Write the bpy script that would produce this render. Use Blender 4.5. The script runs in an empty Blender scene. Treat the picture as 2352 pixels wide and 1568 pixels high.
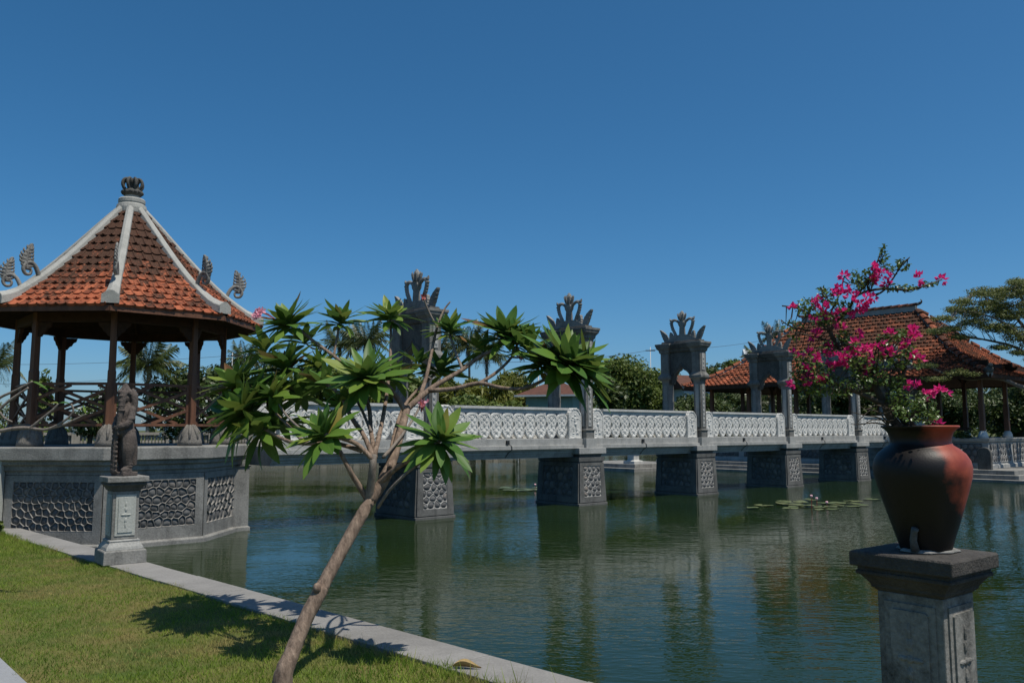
import bpy, bmesh, math, random
import numpy as np
from mathutils import Vector, Matrix
R = math.radians
random.seed(7); rng = np.random.default_rng(7)
scene = bpy.context.scene
C = scene.collection

# ---------------------------------------------------------------- camera, sky, sun, exposure
EYE = 1.95                                   # metres above the pond
PITCH = R(6.09)
cd = bpy.data.cameras.new('camera'); cam = bpy.data.objects.new('camera', cd); C.objects.link(cam)
cd.sensor_width = 22.2; cd.lens = 18.0; cd.clip_start = 0.05; cd.clip_end = 6000
cam.location = (0, 0, EYE); cam.rotation_euler = (R(90) + PITCH, 0, 0)
scene.camera = cam
SUN_EL = R(66); SUN_H = Vector((.82, -.57)).normalized()
SUN_DIR = Vector((SUN_H.x * math.cos(SUN_EL), SUN_H.y * math.cos(SUN_EL), math.sin(SUN_EL)))
world = bpy.data.worlds.new('World'); scene.world = world; world.use_nodes = True
wn = world.node_tree; wn.nodes.clear()
sky = wn.nodes.new('ShaderNodeTexSky'); sky.sky_type = 'NISHITA'; sky.sun_disc = False
sky.sun_elevation = SUN_EL; sky.sun_rotation = math.atan2(SUN_H.x, SUN_H.y)
sky.altitude = 0; sky.air_density = 0.8; sky.dust_density = 1.0; sky.ozone_density = 10.0
bg = wn.nodes.new('ShaderNodeBackground'); bg.inputs['Strength'].default_value = 0.112
wo = wn.nodes.new('ShaderNodeOutputWorld')
hs_ = wn.nodes.new('ShaderNodeHueSaturation'); hs_.inputs['Saturation'].default_value = 1.15; hs_.inputs['Hue'].default_value = 0.488
wn.links.new(sky.outputs[0], hs_.inputs['Color']); wn.links.new(hs_.outputs[0], bg.inputs[0]); wn.links.new(bg.outputs[0], wo.inputs[0])
sd = bpy.data.lights.new('sun', 'SUN'); sun = bpy.data.objects.new('sun', sd); C.objects.link(sun)
sd.energy = 4.7; sd.angle = R(0.5); sd.color = (1, .94, .84)
sun.rotation_euler = SUN_DIR.to_track_quat('Z', 'Y').to_euler()
vs = scene.view_settings
vs.view_transform = 'Standard'; vs.look = 'None'; vs.exposure = -0.08; vs.gamma = 1; vs.use_curve_mapping = False
scene.render.engine = 'CYCLES'

# ---------------------------------------------------------------- frames of reference
# the pool is rectangular: u runs along the footbridge, n across it (towards the near side)
PHI = R(48.06)
UX = Vector((math.sin(PHI), math.cos(PHI), 0)); NX = Vector((math.cos(PHI), -math.sin(PHI), 0))
def UN(u, n, z=0): 
    v = UX * u + NX * n; v.z = z; return v
ROT = -PHI                                   # local x = n, local y = u
F_D = 3152.4 / 1.65306
def at(dx, dy, Y):                           # a point in a 2352 px wide frame at distance Y
    a = (dx - 1176) / F_D; b = (784 - dy) / F_D
    d = Vector((a, math.cos(PITCH) - b * math.sin(PITCH), math.sin(PITCH) + b * math.cos(PITCH)))
    return Vector((0, 0, EYE)) + d * (Y / d.y)
def mpx(Y): return Y / F_D                   # metres per 2352-frame pixel

# ---------------------------------------------------------------- materials
MATS = {}
def newmat(name):
    m = bpy.data.materials.new(name); m.use_nodes = True
    nt = m.node_tree; nt.nodes.clear(); MATS[name] = m
    out = nt.nodes.new('ShaderNodeOutputMaterial'); p = nt.nodes.new('ShaderNodeBsdfPrincipled')
    nt.links.new(p.outputs[0], out.inputs[0])
    return m, nt, p, out
def nd(nt, t, **kw):
    n = nt.nodes.new(t)
    for k, v in kw.items(): setattr(n, k, v)
    return n
def noise(nt, scale, detail=5, rough=.6, stretch=(1, 1, 1), obj=False):
    if obj: src = nd(nt, 'ShaderNodeTexCoord').outputs['Object']
    else: src = nd(nt, 'ShaderNodeNewGeometry').outputs['Position']
    mp = nd(nt, 'ShaderNodeMapping'); mp.inputs['Scale'].default_value = stretch
    nt.links.new(src, mp.inputs[0])
    t = nd(nt, 'ShaderNodeTexNoise'); t.inputs['Scale'].default_value = scale
    t.inputs['Detail'].default_value = detail; t.inputs['Roughness'].default_value = rough
    nt.links.new(mp.outputs[0], t.inputs['Vector'])
    return t.outputs['Fac']
def ramp(nt, fac, stops):
    r = nd(nt, 'ShaderNodeValToRGB'); e = r.color_ramp.elements
    while len(e) < len(stops): e.new(.5)
    for i, (p, c) in enumerate(stops):
        e[i].position = p; e[i].color = (c, c, c, 1) if isinstance(c, (int, float)) else (*c, 1)
    nt.links.new(fac, r.inputs[0]); return r.outputs[0]
def mix(nt, fac, a, b, mode='MIX'):
    m = nd(nt, 'ShaderNodeMix', data_type='RGBA', blend_type=mode)
    for s, v in ((0, fac), (6, a), (7, b)):
        if isinstance(v, (int, float)): m.inputs[s].default_value = v
        elif isinstance(v, tuple): m.inputs[s].default_value = (*v, 1)
        else: nt.links.new(v, m.inputs[s])
    return m.outputs[2]
def math_(nt, op, a, b=None):
    m = nd(nt, 'ShaderNodeMath', operation=op)
    for i, v in enumerate((a, b)):
        if v is None: continue
        if isinstance(v, (int, float)): m.inputs[i].default_value = v
        else: nt.links.new(v, m.inputs[i])
    return m.outputs[0]
def bump(nt, p, h, dist, strength=1.0):
    b = nd(nt, 'ShaderNodeBump'); b.inputs['Distance'].default_value = dist; b.inputs['Strength'].default_value = strength
    nt.links.new(h, b.inputs['Height']); nt.links.new(b.outputs[0], p.inputs['Normal'])
def rnd(nt):
    o = nd(nt, 'ShaderNodeObjectInfo').outputs['Random']; g = nd(nt, 'ShaderNodeNewGeometry').outputs['Random Per Island']
    return math_(nt, 'FRACT', math_(nt, 'ADD', o, g))

def stone_mat(name, c1, c2, dark, scale=3, streak=.5, blotch=.4, rough=.9, bd=.006, fine=40):
    m, nt, p, o = newmat(name)
    a = noise(nt, scale, 6, .65)
    col = mix(nt, ramp(nt, a, [(.3, 0.), (.7, 1.)]), c1, c2)
    s = noise(nt, 5, 4, .6, (1, 1, .12))                        # rain streaks
    col = mix(nt, math_(nt, 'MULTIPLY', ramp(nt, s, [(.5, 0.), (.68, 1.)]), streak), col, dark)
    b = noise(nt, scale * .6, 8, .75)                           # lichen blotches
    col = mix(nt, math_(nt, 'MULTIPLY', ramp(nt, b, [(.48, 0.), (.62, 1.)]), blotch), col, dark)
    f = noise(nt, fine, 4, .7)
    col = mix(nt, .35, col, mix(nt, ramp(nt, f, [(.3, 0.), (.7, 1.)]), dark, c2))
    nt.links.new(col, p.inputs['Base Color']); p.inputs['Roughness'].default_value = rough
    p.inputs['Specular IOR Level'].default_value = .25
    bump(nt, p, f, bd)
    return m
stone_mat('stone_grey', (.20, .194, .177), (.33, .322, .296), (.04, .041, .038), 2.5, .55, .5)
stone_mat('pier_stone', (.105, .103, .095), (.185, .182, .168), (.025, .026, .025), 2.5, .6, .5)
stone_mat('stone_dark', (.075, .0745, .068), (.145, .143, .131), (.016, .016, .015), 2.5, .7, .7)
stone_mat('stone_pale', (.50, .495, .465), (.62, .612, .575), (.14, .138, .13), 3, .3, .22)
stone_mat('stone_cap', (.31, .305, .285), (.44, .434, .405), (.10, .105, .10), 3, .4, .35)
stone_mat('concrete', (.20, .194, .18), (.30, .29, .272), (.11, .106, .10), 1.6, .0, .5, .9, .004, 55)
stone_mat('path_concrete', (.26, .27, .28), (.32, .33, .34), (.15, .15, .15), 1.2, .0, .25, .9, .004, 55)
stone_mat('ridge_cement', (.33, .325, .295), (.43, .424, .388), (.14, .145, .13), 3, .3, .4, .9, .006)
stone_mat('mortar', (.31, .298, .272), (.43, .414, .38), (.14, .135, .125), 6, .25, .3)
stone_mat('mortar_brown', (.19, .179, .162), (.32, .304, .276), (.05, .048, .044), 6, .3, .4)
stone_mat('mortar_shaded', (.09, .089, .084), (.16, .158, .148), (.045, .045, .045), 6, .4, .5)  # darker copy of mortar, shade of the unlit faces put into the colour
stone_mat('wall_beige', (.26, .235, .195), (.36, .33, .28), (.10, .09, .075), 1.5, .4, .4)
stone_mat('statue_stone', (.085, .070, .062), (.16, .132, .115), (.028, .024, .021), 9, .3, .4, .95, .012, 60)
stone_mat('pale_cement', (.40, .41, .37), (.48, .49, .45), (.2, .21, .19), 2, .4, .3)
stone_mat('foot_stone', (.16, .148, .13), (.27, .25, .22), (.06, .055, .048), 9, .2, .5, .95, .02, 55)
stone_mat('stone_mildew_shade', (.16, .155, .138), (.29, .282, .255), (.025, .024, .021), 5, .85, .75)  # mildewed stone, darkened to put the near pedestal's shade into the colour
stone_mat('gate_stone', (.13, .127, .116), (.27, .264, .242), (.022, .022, .02), 2.5, .7, .6)
stone_mat('slab_mossy', (.05, .045, .04), (.10, .092, .082), (.02, .019, .018), 6, .4, .6, .9, .012, 50)
stone_mat('old_roof', (.09, .042, .03), (.16, .07, .048), (.04, .025, .02), 3, .3, .5)
stone_mat('plaster', (.26, .37, .31), (.33, .44, .37), (.15, .18, .15), 1, .2, .2)
stone_mat('plaster_white', (.6, .6, .57), (.7, .7, .67), (.35, .35, .33), 1, .3, .2)

def carved(name, c1, c2, dark):                                 # carved relief: fine swirling bas-relief
    m = stone_mat(name, c1, c2, dark, 3, 0.25, .18)
    nt = m.node_tree; p = [x for x in nt.nodes if x.type == 'BSDF_PRINCIPLED'][0]
    tc = nd(nt, 'ShaderNodeTexCoord').outputs['Object']
    dist = nd(nt, 'ShaderNodeTexNoise'); dist.inputs['Scale'].default_value = 7; nt.links.new(tc, dist.inputs['Vector'])
    w = nd(nt, 'ShaderNodeTexVoronoi', feature='SMOOTH_F1'); w.inputs['Scale'].default_value = 13
    ad = nd(nt, 'ShaderNodeMix', data_type='VECTOR'); ad.inputs[0].default_value = .25
    nt.links.new(tc, ad.inputs[4]); nt.links.new(dist.outputs['Color'], ad.inputs[5]); nt.links.new(ad.outputs[1], w.inputs['Vector'])
    bump(nt, p, ramp(nt, w.outputs['Distance'], [(.1, 1.), (.45, 0.)]), .012, .8)
    return m
carved('stone_relief', (.58, .57, .53), (.70, .688, .64), (.2, .198, .185))

m, nt, p, o = newmat('fieldstone')                              # single stones in the panels
r = rnd(nt); col = ramp(nt, r, [(0, (.055, .054, .053)), (.45, (.105, .103, .10)), (.8, (.16, .156, .148)), (1, (.20, .165, .135))])
f = noise(nt, 22, 6, .7); col = mix(nt, ramp(nt, f, [(.35, 0.), (.7, .6)]), col, (.15, .15, .145))
nt.links.new(col, p.inputs['Base Color']); p.inputs['Roughness'].default_value = .9; bump(nt, p, f, .012)

def tile_mat(name, z0, z1, lo, hi):                             # clay tiles, mossy black lichen thicker near the top
    m, nt, p, o = newmat(name)
    r = rnd(nt)
    clay = ramp(nt, r, [(0, (.24, .068, .034)), (.3, (.28, .08, .038)), (.7, (.33, .095, .045)), (1, (.39, .12, .058))])
    f = noise(nt, 14, 6, .7); g = noise(nt, 1.6, 4, .6)
    geo = nd(nt, 'ShaderNodeNewGeometry'); sx = nd(nt, 'ShaderNodeSeparateXYZ'); nt.links.new(geo.outputs['Position'], sx.inputs[0])
    h = nd(nt, 'ShaderNodeMapRange'); h.inputs[1].default_value = z0; h.inputs[2].default_value = z1
    h.inputs[3].default_value = lo; h.inputs[4].default_value = hi; nt.links.new(sx.outputs[2], h.inputs[0])
    k = math_(nt, 'ADD', math_(nt, 'ADD', math_(nt, 'MULTIPLY', f, 1.1), math_(nt, 'MULTIPLY', g, .7)), math_(nt, 'MULTIPLY', math_(nt, 'SUBTRACT', r, .5), -.16))
    k = math_(nt, 'ADD', k, h.outputs[0])
    moss = ramp(nt, k, [(.34, 0.), (.60, .95)])
    # the ramp works on 0..1
    col = mix(nt, moss, clay, mix(nt, ramp(nt, noise(nt, 60, 3), [(.4, 0.), (.65, 1.)]), (.028, .017, .012), (.085, .046, .028)))
    nt.links.new(col, p.inputs['Base Color']); p.inputs['Roughness'].default_value = .85
    p.inputs['Specular IOR Level'].default_value = .2
    bump(nt, p, noise(nt, 60, 4, .7), .006)
    return m
tile_mat('roof_clay', 4.0, 5.4, -.52, -.16)
tile_mat('far_roof_clay', 4.2, 7.0, -.46, -.32)

def simple(name, c1, c2, scale=8, rough=.6, spec=.4, bd=0, stretch=(1, 1, 1), use_rnd=False, transl=0., obj=False):
    m, nt, p, o = newmat(name)
    f = noise(nt, scale, 5, .65, stretch, obj)
    fac = ramp(nt, f, [(.3, 0.), (.7, 1.)])
    if use_rnd:
        fac = math_(nt, 'MULTIPLY', math_(nt, 'ADD', fac, rnd(nt)), .5)
    col = mix(nt, fac, c1, c2)
    nt.links.new(col, p.inputs['Base Color']); p.inputs['Roughness'].default_value = rough
    p.inputs['Specular IOR Level'].default_value = spec
    if bd: bump(nt, p, f, bd)
    if transl:
        t = nd(nt, 'ShaderNodeBsdfTranslucent'); nt.links.new(mix(nt, .5, col, (.3, .4, .03), 'ADD') if False else col, t.inputs[0])
        ms = nd(nt, 'ShaderNodeMixShader'); ms.inputs[0].default_value = transl
        nt.links.new(p.outputs[0], ms.inputs[1]); nt.links.new(t.outputs[0], ms.inputs[2]); nt.links.new(ms.outputs[0], o.inputs[0])
    return m
simple('wood', (.075, .034, .020), (.19, .085, .046), 9, .6, .3, .003, (1, 1, .15))
simple('wood_dark', (.035, .018, .011), (.07, .034, .019), 9, .75, .2)
simple('bark', (.095, .066, .05), (.31, .23, .172), 30, .9, .2, .014, (1, 1, .3))
simple('bark_grey', (.12, .10, .085), (.26, .225, .19), 26, .9, .2, .01, (1, 1, .35))
simple('bark_dark', (.04, .032, .025), (.10, .08, .06), 8, .9, .2, .01)
simple('palm_bark', (.16, .145, .12), (.27, .25, .21), 5, .9, .2, .02, (.3, .3, 2))
simple('leaf_mid', (.05, .09, .015), (.16, .20, .036), .6, .55, .4, 0, (1, 1, 1), True, .25)
simple('leaf_dark', (.028, .052, .012), (.09, .12, .028), .6, .5, .4, 0, (1, 1, 1), True, .2)
simple('leaf_yellow', (.06, .09, .012), (.22, .22, .035), .8, .5, .4, 0, (1, 1, 1), True, .3)
simple('leaf_olive', (.075, .10, .025), (.18, .20, .055), 1.5, .55, .35, 0, (1, 1, 1), True, .25)
simple('palm_leaf', (.03, .05, .012), (.10, .12, .03), .8, .4, .5, 0, (1, 1, 1), True, .15)
simple('palm_dry', (.13, .10, .045), (.2, .15, .07), 2, .7, .3, 0, (1, 1, 1), True, .1)
simple('bush_leaf', (.04, .085, .015), (.15, .22, .05), 30, .32, .5, 0, (1, 1, 1), True, .2)
simple('bract', (.62, .016, .16), (.90, .06, .34), 30, .6, .25, 0, (1, 1, 1), True, .35)
simple('petal_white', (.75, .75, .7), (.85, .85, .8), 10, .6, .3)
simple('petal_pink', (.62, .14, .24), (.85, .48, .56), 40, .55, .3, 0, (1, 1, 1), True, .3)
simple('flower_stalk', (.22, .035, .03), (.34, .07, .05), 30, .6)
simple('lily_leaf', (.06, .095, .03), (.15, .16, .06), 3, .4, .4, 0, (1, 1, 1), True)
simple('lily_pink', (.6, .3, .36), (.8, .55, .6), 20, .6)
simple('dry_leaf', (.30, .20, .085), (.46, .34, .15), 25, .7, .3)
simple('black_plastic', (.012, .012, .012), (.03, .03, .03), 10, .5)
simple('metal_dark', (.03, .03, .035), (.07, .07, .075), 5, .5)
simple('pole_white', (.45, .45, .43), (.55, .55, .53), 3, .7)
simple('metal_sheet', (.42, .45, .46), (.55, .58, .58), 3, .5)
simple('lawn_soil', (.06, .095, .02), (.16, .13, .05), 1.7, .95, .1, .02)
simple('ground_far', (.05, .07, .02), (.11, .11, .05), .4, .95, .1)

m, nt, p, o = newmat('grass_blade')
a = noise(nt, .95, 5, .6); b = noise(nt, 5.5, 4, .6)
dry = ramp(nt, math_(nt, 'ADD', math_(nt, 'MULTIPLY', a, .6), math_(nt, 'MULTIPLY', b, .4)), [(.5, 0.), (.6, .75)])
col = mix(nt, rnd(nt), (.12, .19, .02), (.27, .35, .045))
col = mix(nt, ramp(nt, noise(nt, 1.4, 3, .5), [(.42, 0.), (.62, .6)]), col, (.075, .155, .017))
col = mix(nt, dry, col, (.38, .27, .12)); nt.links.new(col, p.inputs['Base Color']); p.inputs['Roughness'].default_value = .6
p.inputs['Specular IOR Level'].default_value = .25
t = nd(nt, 'ShaderNodeBsdfTranslucent'); nt.links.new(col, t.inputs[0]); ms = nd(nt, 'ShaderNodeMixShader'); ms.inputs[0].default_value = .4
nt.links.new(p.outputs[0], ms.inputs[1]); nt.links.new(t.outputs[0], ms.inputs[2]); nt.links.new(ms.outputs[0], o.inputs[0])

m, nt, p, o = newmat('frangipani_leaf')                         # glossy leaf, pale midrib, a few ageing ones
r = rnd(nt)
col = ramp(nt, r, [(0, (.05, .13, .02)), (.5, (.10, .20, .028)), (.8, (.165, .25, .035)), (.94, (.24, .27, .04)), (.97, (.20, .11, .04)), (1, (.16, .07, .04))])
tc = nd(nt, 'ShaderNodeTexCoord').outputs['Object']; sx = nd(nt, 'ShaderNodeSeparateXYZ'); nt.links.new(tc, sx.inputs[0])
ax = math_(nt, 'ABSOLUTE', sx.outputs[0])
rib = ramp(nt, math_(nt, 'MULTIPLY', ax, 20), [(.03, 1.), (.07, 0.)])
vein = nd(nt, 'ShaderNodeTexWave', wave_type='BANDS', bands_direction='Y'); vein.inputs['Scale'].default_value = 9
ad = nd(nt, 'ShaderNodeVectorMath', operation='ADD'); cx = nd(nt, 'ShaderNodeCombineXYZ'); nt.links.new(math_(nt, 'MULTIPLY', ax, -.45), cx.inputs[1])
nt.links.new(tc, ad.inputs[0]); nt.links.new(cx.outputs[0], ad.inputs[1]); nt.links.new(ad.outputs[0], vein.inputs['Vector'])
col2 = mix(nt, math_(nt, 'MULTIPLY', ramp(nt, vein.outputs['Fac'], [(.8, 0.), (1, 1.)]), .25), col, (.16, .22, .05))
col2 = mix(nt, math_(nt, 'MULTIPLY', rib, .6), col2, (.2, .25, .07))
geo = nd(nt, 'ShaderNodeNewGeometry'); col2 = mix(nt, math_(nt, 'MULTIPLY', geo.outputs['Backfacing'], .35), col2, (.12, .17, .06))
nt.links.new(col2, p.inputs['Base Color']); p.inputs['Roughness'].default_value = .46; p.inputs['Specular IOR Level'].default_value = .32
t = nd(nt, 'ShaderNodeBsdfTranslucent'); nt.links.new(col2, t.inputs[0]); ms = nd(nt, 'ShaderNodeMixShader'); ms.inputs[0].default_value = .28
nt.links.new(p.outputs[0], ms.inputs[1]); nt.links.new(t.outputs[0], ms.inputs[2]); nt.links.new(ms.outputs[0], o.inputs[0])

m, nt, p, o = newmat('pot_clay')                                # smoke-blackened fired clay; shaded left and sunlit right painted in too
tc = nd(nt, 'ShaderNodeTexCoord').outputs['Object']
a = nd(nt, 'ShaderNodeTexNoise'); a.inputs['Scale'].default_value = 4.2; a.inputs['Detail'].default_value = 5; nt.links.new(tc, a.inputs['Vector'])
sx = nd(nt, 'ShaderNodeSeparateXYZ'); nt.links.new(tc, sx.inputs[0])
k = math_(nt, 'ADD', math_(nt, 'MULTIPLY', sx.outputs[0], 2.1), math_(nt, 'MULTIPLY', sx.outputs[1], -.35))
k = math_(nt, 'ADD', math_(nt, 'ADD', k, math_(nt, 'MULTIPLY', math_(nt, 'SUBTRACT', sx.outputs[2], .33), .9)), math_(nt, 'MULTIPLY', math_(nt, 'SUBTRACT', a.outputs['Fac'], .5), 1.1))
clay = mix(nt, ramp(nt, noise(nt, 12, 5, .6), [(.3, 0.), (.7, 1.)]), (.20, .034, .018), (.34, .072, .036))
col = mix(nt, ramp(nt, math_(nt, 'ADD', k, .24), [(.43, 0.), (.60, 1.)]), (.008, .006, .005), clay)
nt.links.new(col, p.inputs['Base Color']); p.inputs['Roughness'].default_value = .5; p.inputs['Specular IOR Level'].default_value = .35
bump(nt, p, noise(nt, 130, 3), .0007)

m, nt, p, o = newmat('pond_water')
tc = nd(nt, 'ShaderNodeNewGeometry').outputs['Position']
def wn_(scale, det, st, ang=0):
    mp = nd(nt, 'ShaderNodeMapping'); mp.inputs['Scale'].default_value = st; mp.inputs['Rotation'].default_value = (0, 0, ang)
    nt.links.new(tc, mp.inputs[0]); t = nd(nt, 'ShaderNodeTexNoise'); t.inputs['Scale'].default_value = scale; t.inputs['Detail'].default_value = det
    t.inputs['Roughness'].default_value = .5; nt.links.new(mp.outputs[0], t.inputs['Vector']); return t.outputs['Fac']
w1 = wn_(4.6, 2.5, (.40, 1, 1), R(18)); w2 = wn_(16, 2, (.5, 1, 1), R(-12)); w3 = wn_(1.3, 2, (1, 1, 1))
calm = ramp(nt, wn_(.16, 3, (1, 1, 1)), [(.38, .22), (.62, 1.)])
h = math_(nt, 'ADD', math_(nt, 'MULTIPLY', w1, 1.0), math_(nt, 'MULTIPLY', w2, .5))
h = math_(nt, 'MULTIPLY', h, calm); h = math_(nt, 'ADD', h, math_(nt, 'MULTIPLY', w3, .5))
bump(nt, p, h, .0115)
col = mix(nt, ramp(nt, wn_(.3, 3, (1, 1, 1)), [(.3, 0.), (.7, 1.)]), (.010, .022, .005), (.017, .031, .007))
nt.links.new(col, p.inputs['Base Color']); p.inputs['Roughness'].default_value = .03; p.inputs['IOR'].default_value = 1.23

# ---------------------------------------------------------------- mesh helpers
def link(o, parent=None):
    C.objects.link(o)
    if parent is not None: o.parent = parent
    return o
def tag(o, label=None, cat=None, group=None, kind=None):
    if label: o['label'] = label
    if cat: o['category'] = cat
    if group: o['group'] = group
    if kind: o['kind'] = kind
    return o
def empty(name, loc=(0, 0, 0), rz=0, label=None, cat=None, group=None):
    o = bpy.data.objects.new(name, None); o.location = loc; o.rotation_euler = (0, 0, rz); o.empty_display_size = .1
    link(o); return tag(o, label, cat, group)
def meshdata(name, v, f, mat, smooth=False):
    me = bpy.data.meshes.new(name); me.from_pydata([tuple(x) for x in v], [], f)
    if smooth: me.polygons.foreach_set('use_smooth', [True] * len(me.polygons))
    me.materials.append(MATS[mat]); me.update(); return me
def npmesh(name, V, F, mat, smooth=False):                      # V (n,3) F (m,k) numpy
    me = bpy.data.meshes.new(name); k = F.shape[1]
    me.vertices.add(len(V)); me.vertices.foreach_set('co', V.astype(np.float32).ravel())
    me.loops.add(F.size); me.loops.foreach_set('vertex_index', F.astype(np.int32).ravel())
    me.polygons.add(len(F)); me.polygons.foreach_set('loop_start', np.arange(0, F.size, k, dtype=np.int32))
    me.polygons.foreach_set('loop_total', np.full(len(F), k, np.int32))
    if smooth: me.polygons.foreach_set('use_smooth', np.ones(len(F), bool))
    me.materials.append(MATS[mat]); me.update(calc_edges=True); return me
def place(name, me, parent=None, M=None, loc=None, rz=0):
    o = bpy.data.objects.new(name, me); link(o, parent)
    if M is not None: o.matrix_local = M
    if loc is not None: o.location = loc; o.rotation_euler = (0, 0, rz)
    return o
def spline(pts, n=6):
    P = [Vector(q[:3]) for q in pts]; rad = [q[3] if len(q) > 3 else None for q in pts]
    out = []; ro = []
    for i in range(len(P) - 1):
        a = P[max(i - 1, 0)]; b = P[i]; c = P[i + 1]; d = P[min(i + 2, len(P) - 1)]
        for k in range(n):
            t = k / n
            out.append(.5 * ((2 * b) + (c - a) * t + (2 * a - 5 * b + 4 * c - d) * t * t + (3 * b - a - 3 * c + d) * t ** 3))
            if rad[0] is not None: ro.append(rad[i] * (1 - t) + rad[i + 1] * t)
    out.append(P[-1]); ro.append(rad[-1])
    return out, ro
class MB:
    def __init__(s): s.v = []; s.f = []
    def add(s, v, f):
        b = len(s.v); s.v += [Vector(x) for x in v]; s.f += [[b + i for i in q] for q in f]; return s
    def box(s, x0, x1, y0, y1, z0, z1):
        return s.add([(x0, y0, z0), (x1, y0, z0), (x1, y1, z0), (x0, y1, z0), (x0, y0, z1), (x1, y0, z1), (x1, y1, z1), (x0, y1, z1)],
                     [(3, 2, 1, 0), (4, 5, 6, 7), (0, 1, 5, 4), (1, 2, 6, 5), (2, 3, 7, 6), (3, 0, 4, 7)])
    def prof(s, prof, cx=0, cy=0):                              # stacked rectangular sections (z, hx, hy)
        v = []; f = []
        for z, hx, hy in prof: v += [(cx - hx, cy - hy, z), (cx + hx, cy - hy, z), (cx + hx, cy + hy, z), (cx - hx, cy + hy, z)]
        n = len(prof)
        for i in range(n - 1):
            for k in range(4): f.append((i * 4 + k, i * 4 + (k + 1) % 4, i * 4 + 4 + (k + 1) % 4, i * 4 + 4 + k))
        f.append((3, 2, 1, 0)); f.append(tuple(range(4 * n - 4, 4 * n))); return s.add(v, f)
    def lathe(s, prof, seg=24, c=(0, 0, 0), ph=0, sx=1, sy=1, caps=True):
        v = []; f = []; n = len(prof)
        for r_, z in prof:
            for k in range(seg):
                a = ph + 2 * math.pi * k / seg; v.append((c[0] + sx * r_ * math.cos(a), c[1] + sy * r_ * math.sin(a), c[2] + z))
        for i in range(n - 1):
            for k in range(seg): f.append((i * seg + k, i * seg + (k + 1) % seg, (i + 1) * seg + (k + 1) % seg, (i + 1) * seg + k))
        if caps: f.append(tuple(reversed(range(seg)))); f.append(tuple(range((n - 1) * seg, n * seg)))
        return s.add(v, f)
    def tube(s, pts, rad, seg=8, jit=0.):
        P = [Vector(q) for q in pts]; n = len(P)
        rad = rad if isinstance(rad, (list, tuple)) else [rad] * n
        t0 = (P[1] - P[0]).normalized(); up = Vector((0, 0, 1)) if abs(t0.z) < .9 else Vector((1, 0, 0))
        nx = t0.cross(up).normalized(); v = []; f = []
        for i in range(n):
            t = (P[min(i + 1, n - 1)] - P[max(i - 1, 0)])
            if t.length < 1e-9: t = t0
            t.normalize(); nx = (nx - t * nx.dot(t)).normalized(); ny = t.cross(nx)
            for k in range(seg):
                a = 2 * math.pi * k / seg; rr = rad[i] * (1 + jit * random.uniform(-1, 1))
                v.append(P[i] + nx * (rr * math.cos(a)) + ny * (rr * math.sin(a)))
        for i in range(n - 1):
            for k in range(seg): f.append((i * seg + k, i * seg + (k + 1) % seg, (i + 1) * seg + (k + 1) % seg, (i + 1) * seg + k))
        f.append(tuple(reversed(range(seg)))); f.append(tuple(range((n - 1) * seg, n * seg)))
        return s.add(v, f)
    def bar(s, a, b, w, h, up=Vector((0, 0, 1))):               # rectangular bar from a to b
        a = Vector(a); b = Vector(b); t = (b - a).normalized(); sd_ = t.cross(up).normalized(); u2 = sd_.cross(t)
        v = []
        for p_ in (a, b):
            for (i, j) in ((-1, -1), (1, -1), (1, 1), (-1, 1)): v.append(p_ + sd_ * (i * w / 2) + u2 * (j * h / 2))
        return s.add(v, [(3, 2, 1, 0), (4, 5, 6, 7), (0, 1, 5, 4), (1, 2, 6, 5), (2, 3, 7, 6), (3, 0, 4, 7)])
    def extrude(s, poly, M, d0, d1):                            # 2D polygon (x, z) swept along local y by d0..d1, mapped with M
        n = len(poly); v = [M @ Vector((x, d0, z)) for x, z in poly] + [M @ Vector((x, d1, z)) for x, z in poly]
        f = [tuple(range(n)), tuple(reversed(range(n, 2 * n)))] + [(i, n + i, n + (i + 1) % n, (i + 1) % n) for i in range(n)]
        return s.add(v, f)
    def ball(s, c, r_, sc=(1, 1, 1), seg=10, rings=6, M=None):
        v = []; f = []
        for i in range(rings + 1):
            th = math.pi * i / rings
            for k in range(seg):
                a = 2 * math.pi * k / seg; q = Vector((r_ * sc[0] * math.sin(th) * math.cos(a), r_ * sc[1] * math.sin(th) * math.sin(a), r_ * sc[2] * math.cos(th)))
                if M is not None: q = M @ q
                v.append(Vector(c) + q)
        for i in range(rings):
            for k in range(seg): f.append((i * seg + k, (i + 1) * seg + k, (i + 1) * seg + (k + 1) % seg, i * seg + (k + 1) % seg))
        return s.add(v, f)
    def me(s, name, mat, smooth=False): return meshdata(name, s.v, s.f, mat, smooth)
    def obj(s, name, mat, parent=None, smooth=False, bevel=0, loc=None, rz=0):
        o = place(name, s.me(name, mat, smooth), parent, loc=loc, rz=rz)
        if bevel:
            b = o.modifiers.new('bevel', 'BEVEL'); b.width = bevel; b.segments = 2; b.limit_method = 'ANGLE'; b.angle_limit = R(35); b.harden_normals = False
        return o
I4 = Matrix.Identity(4)

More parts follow.
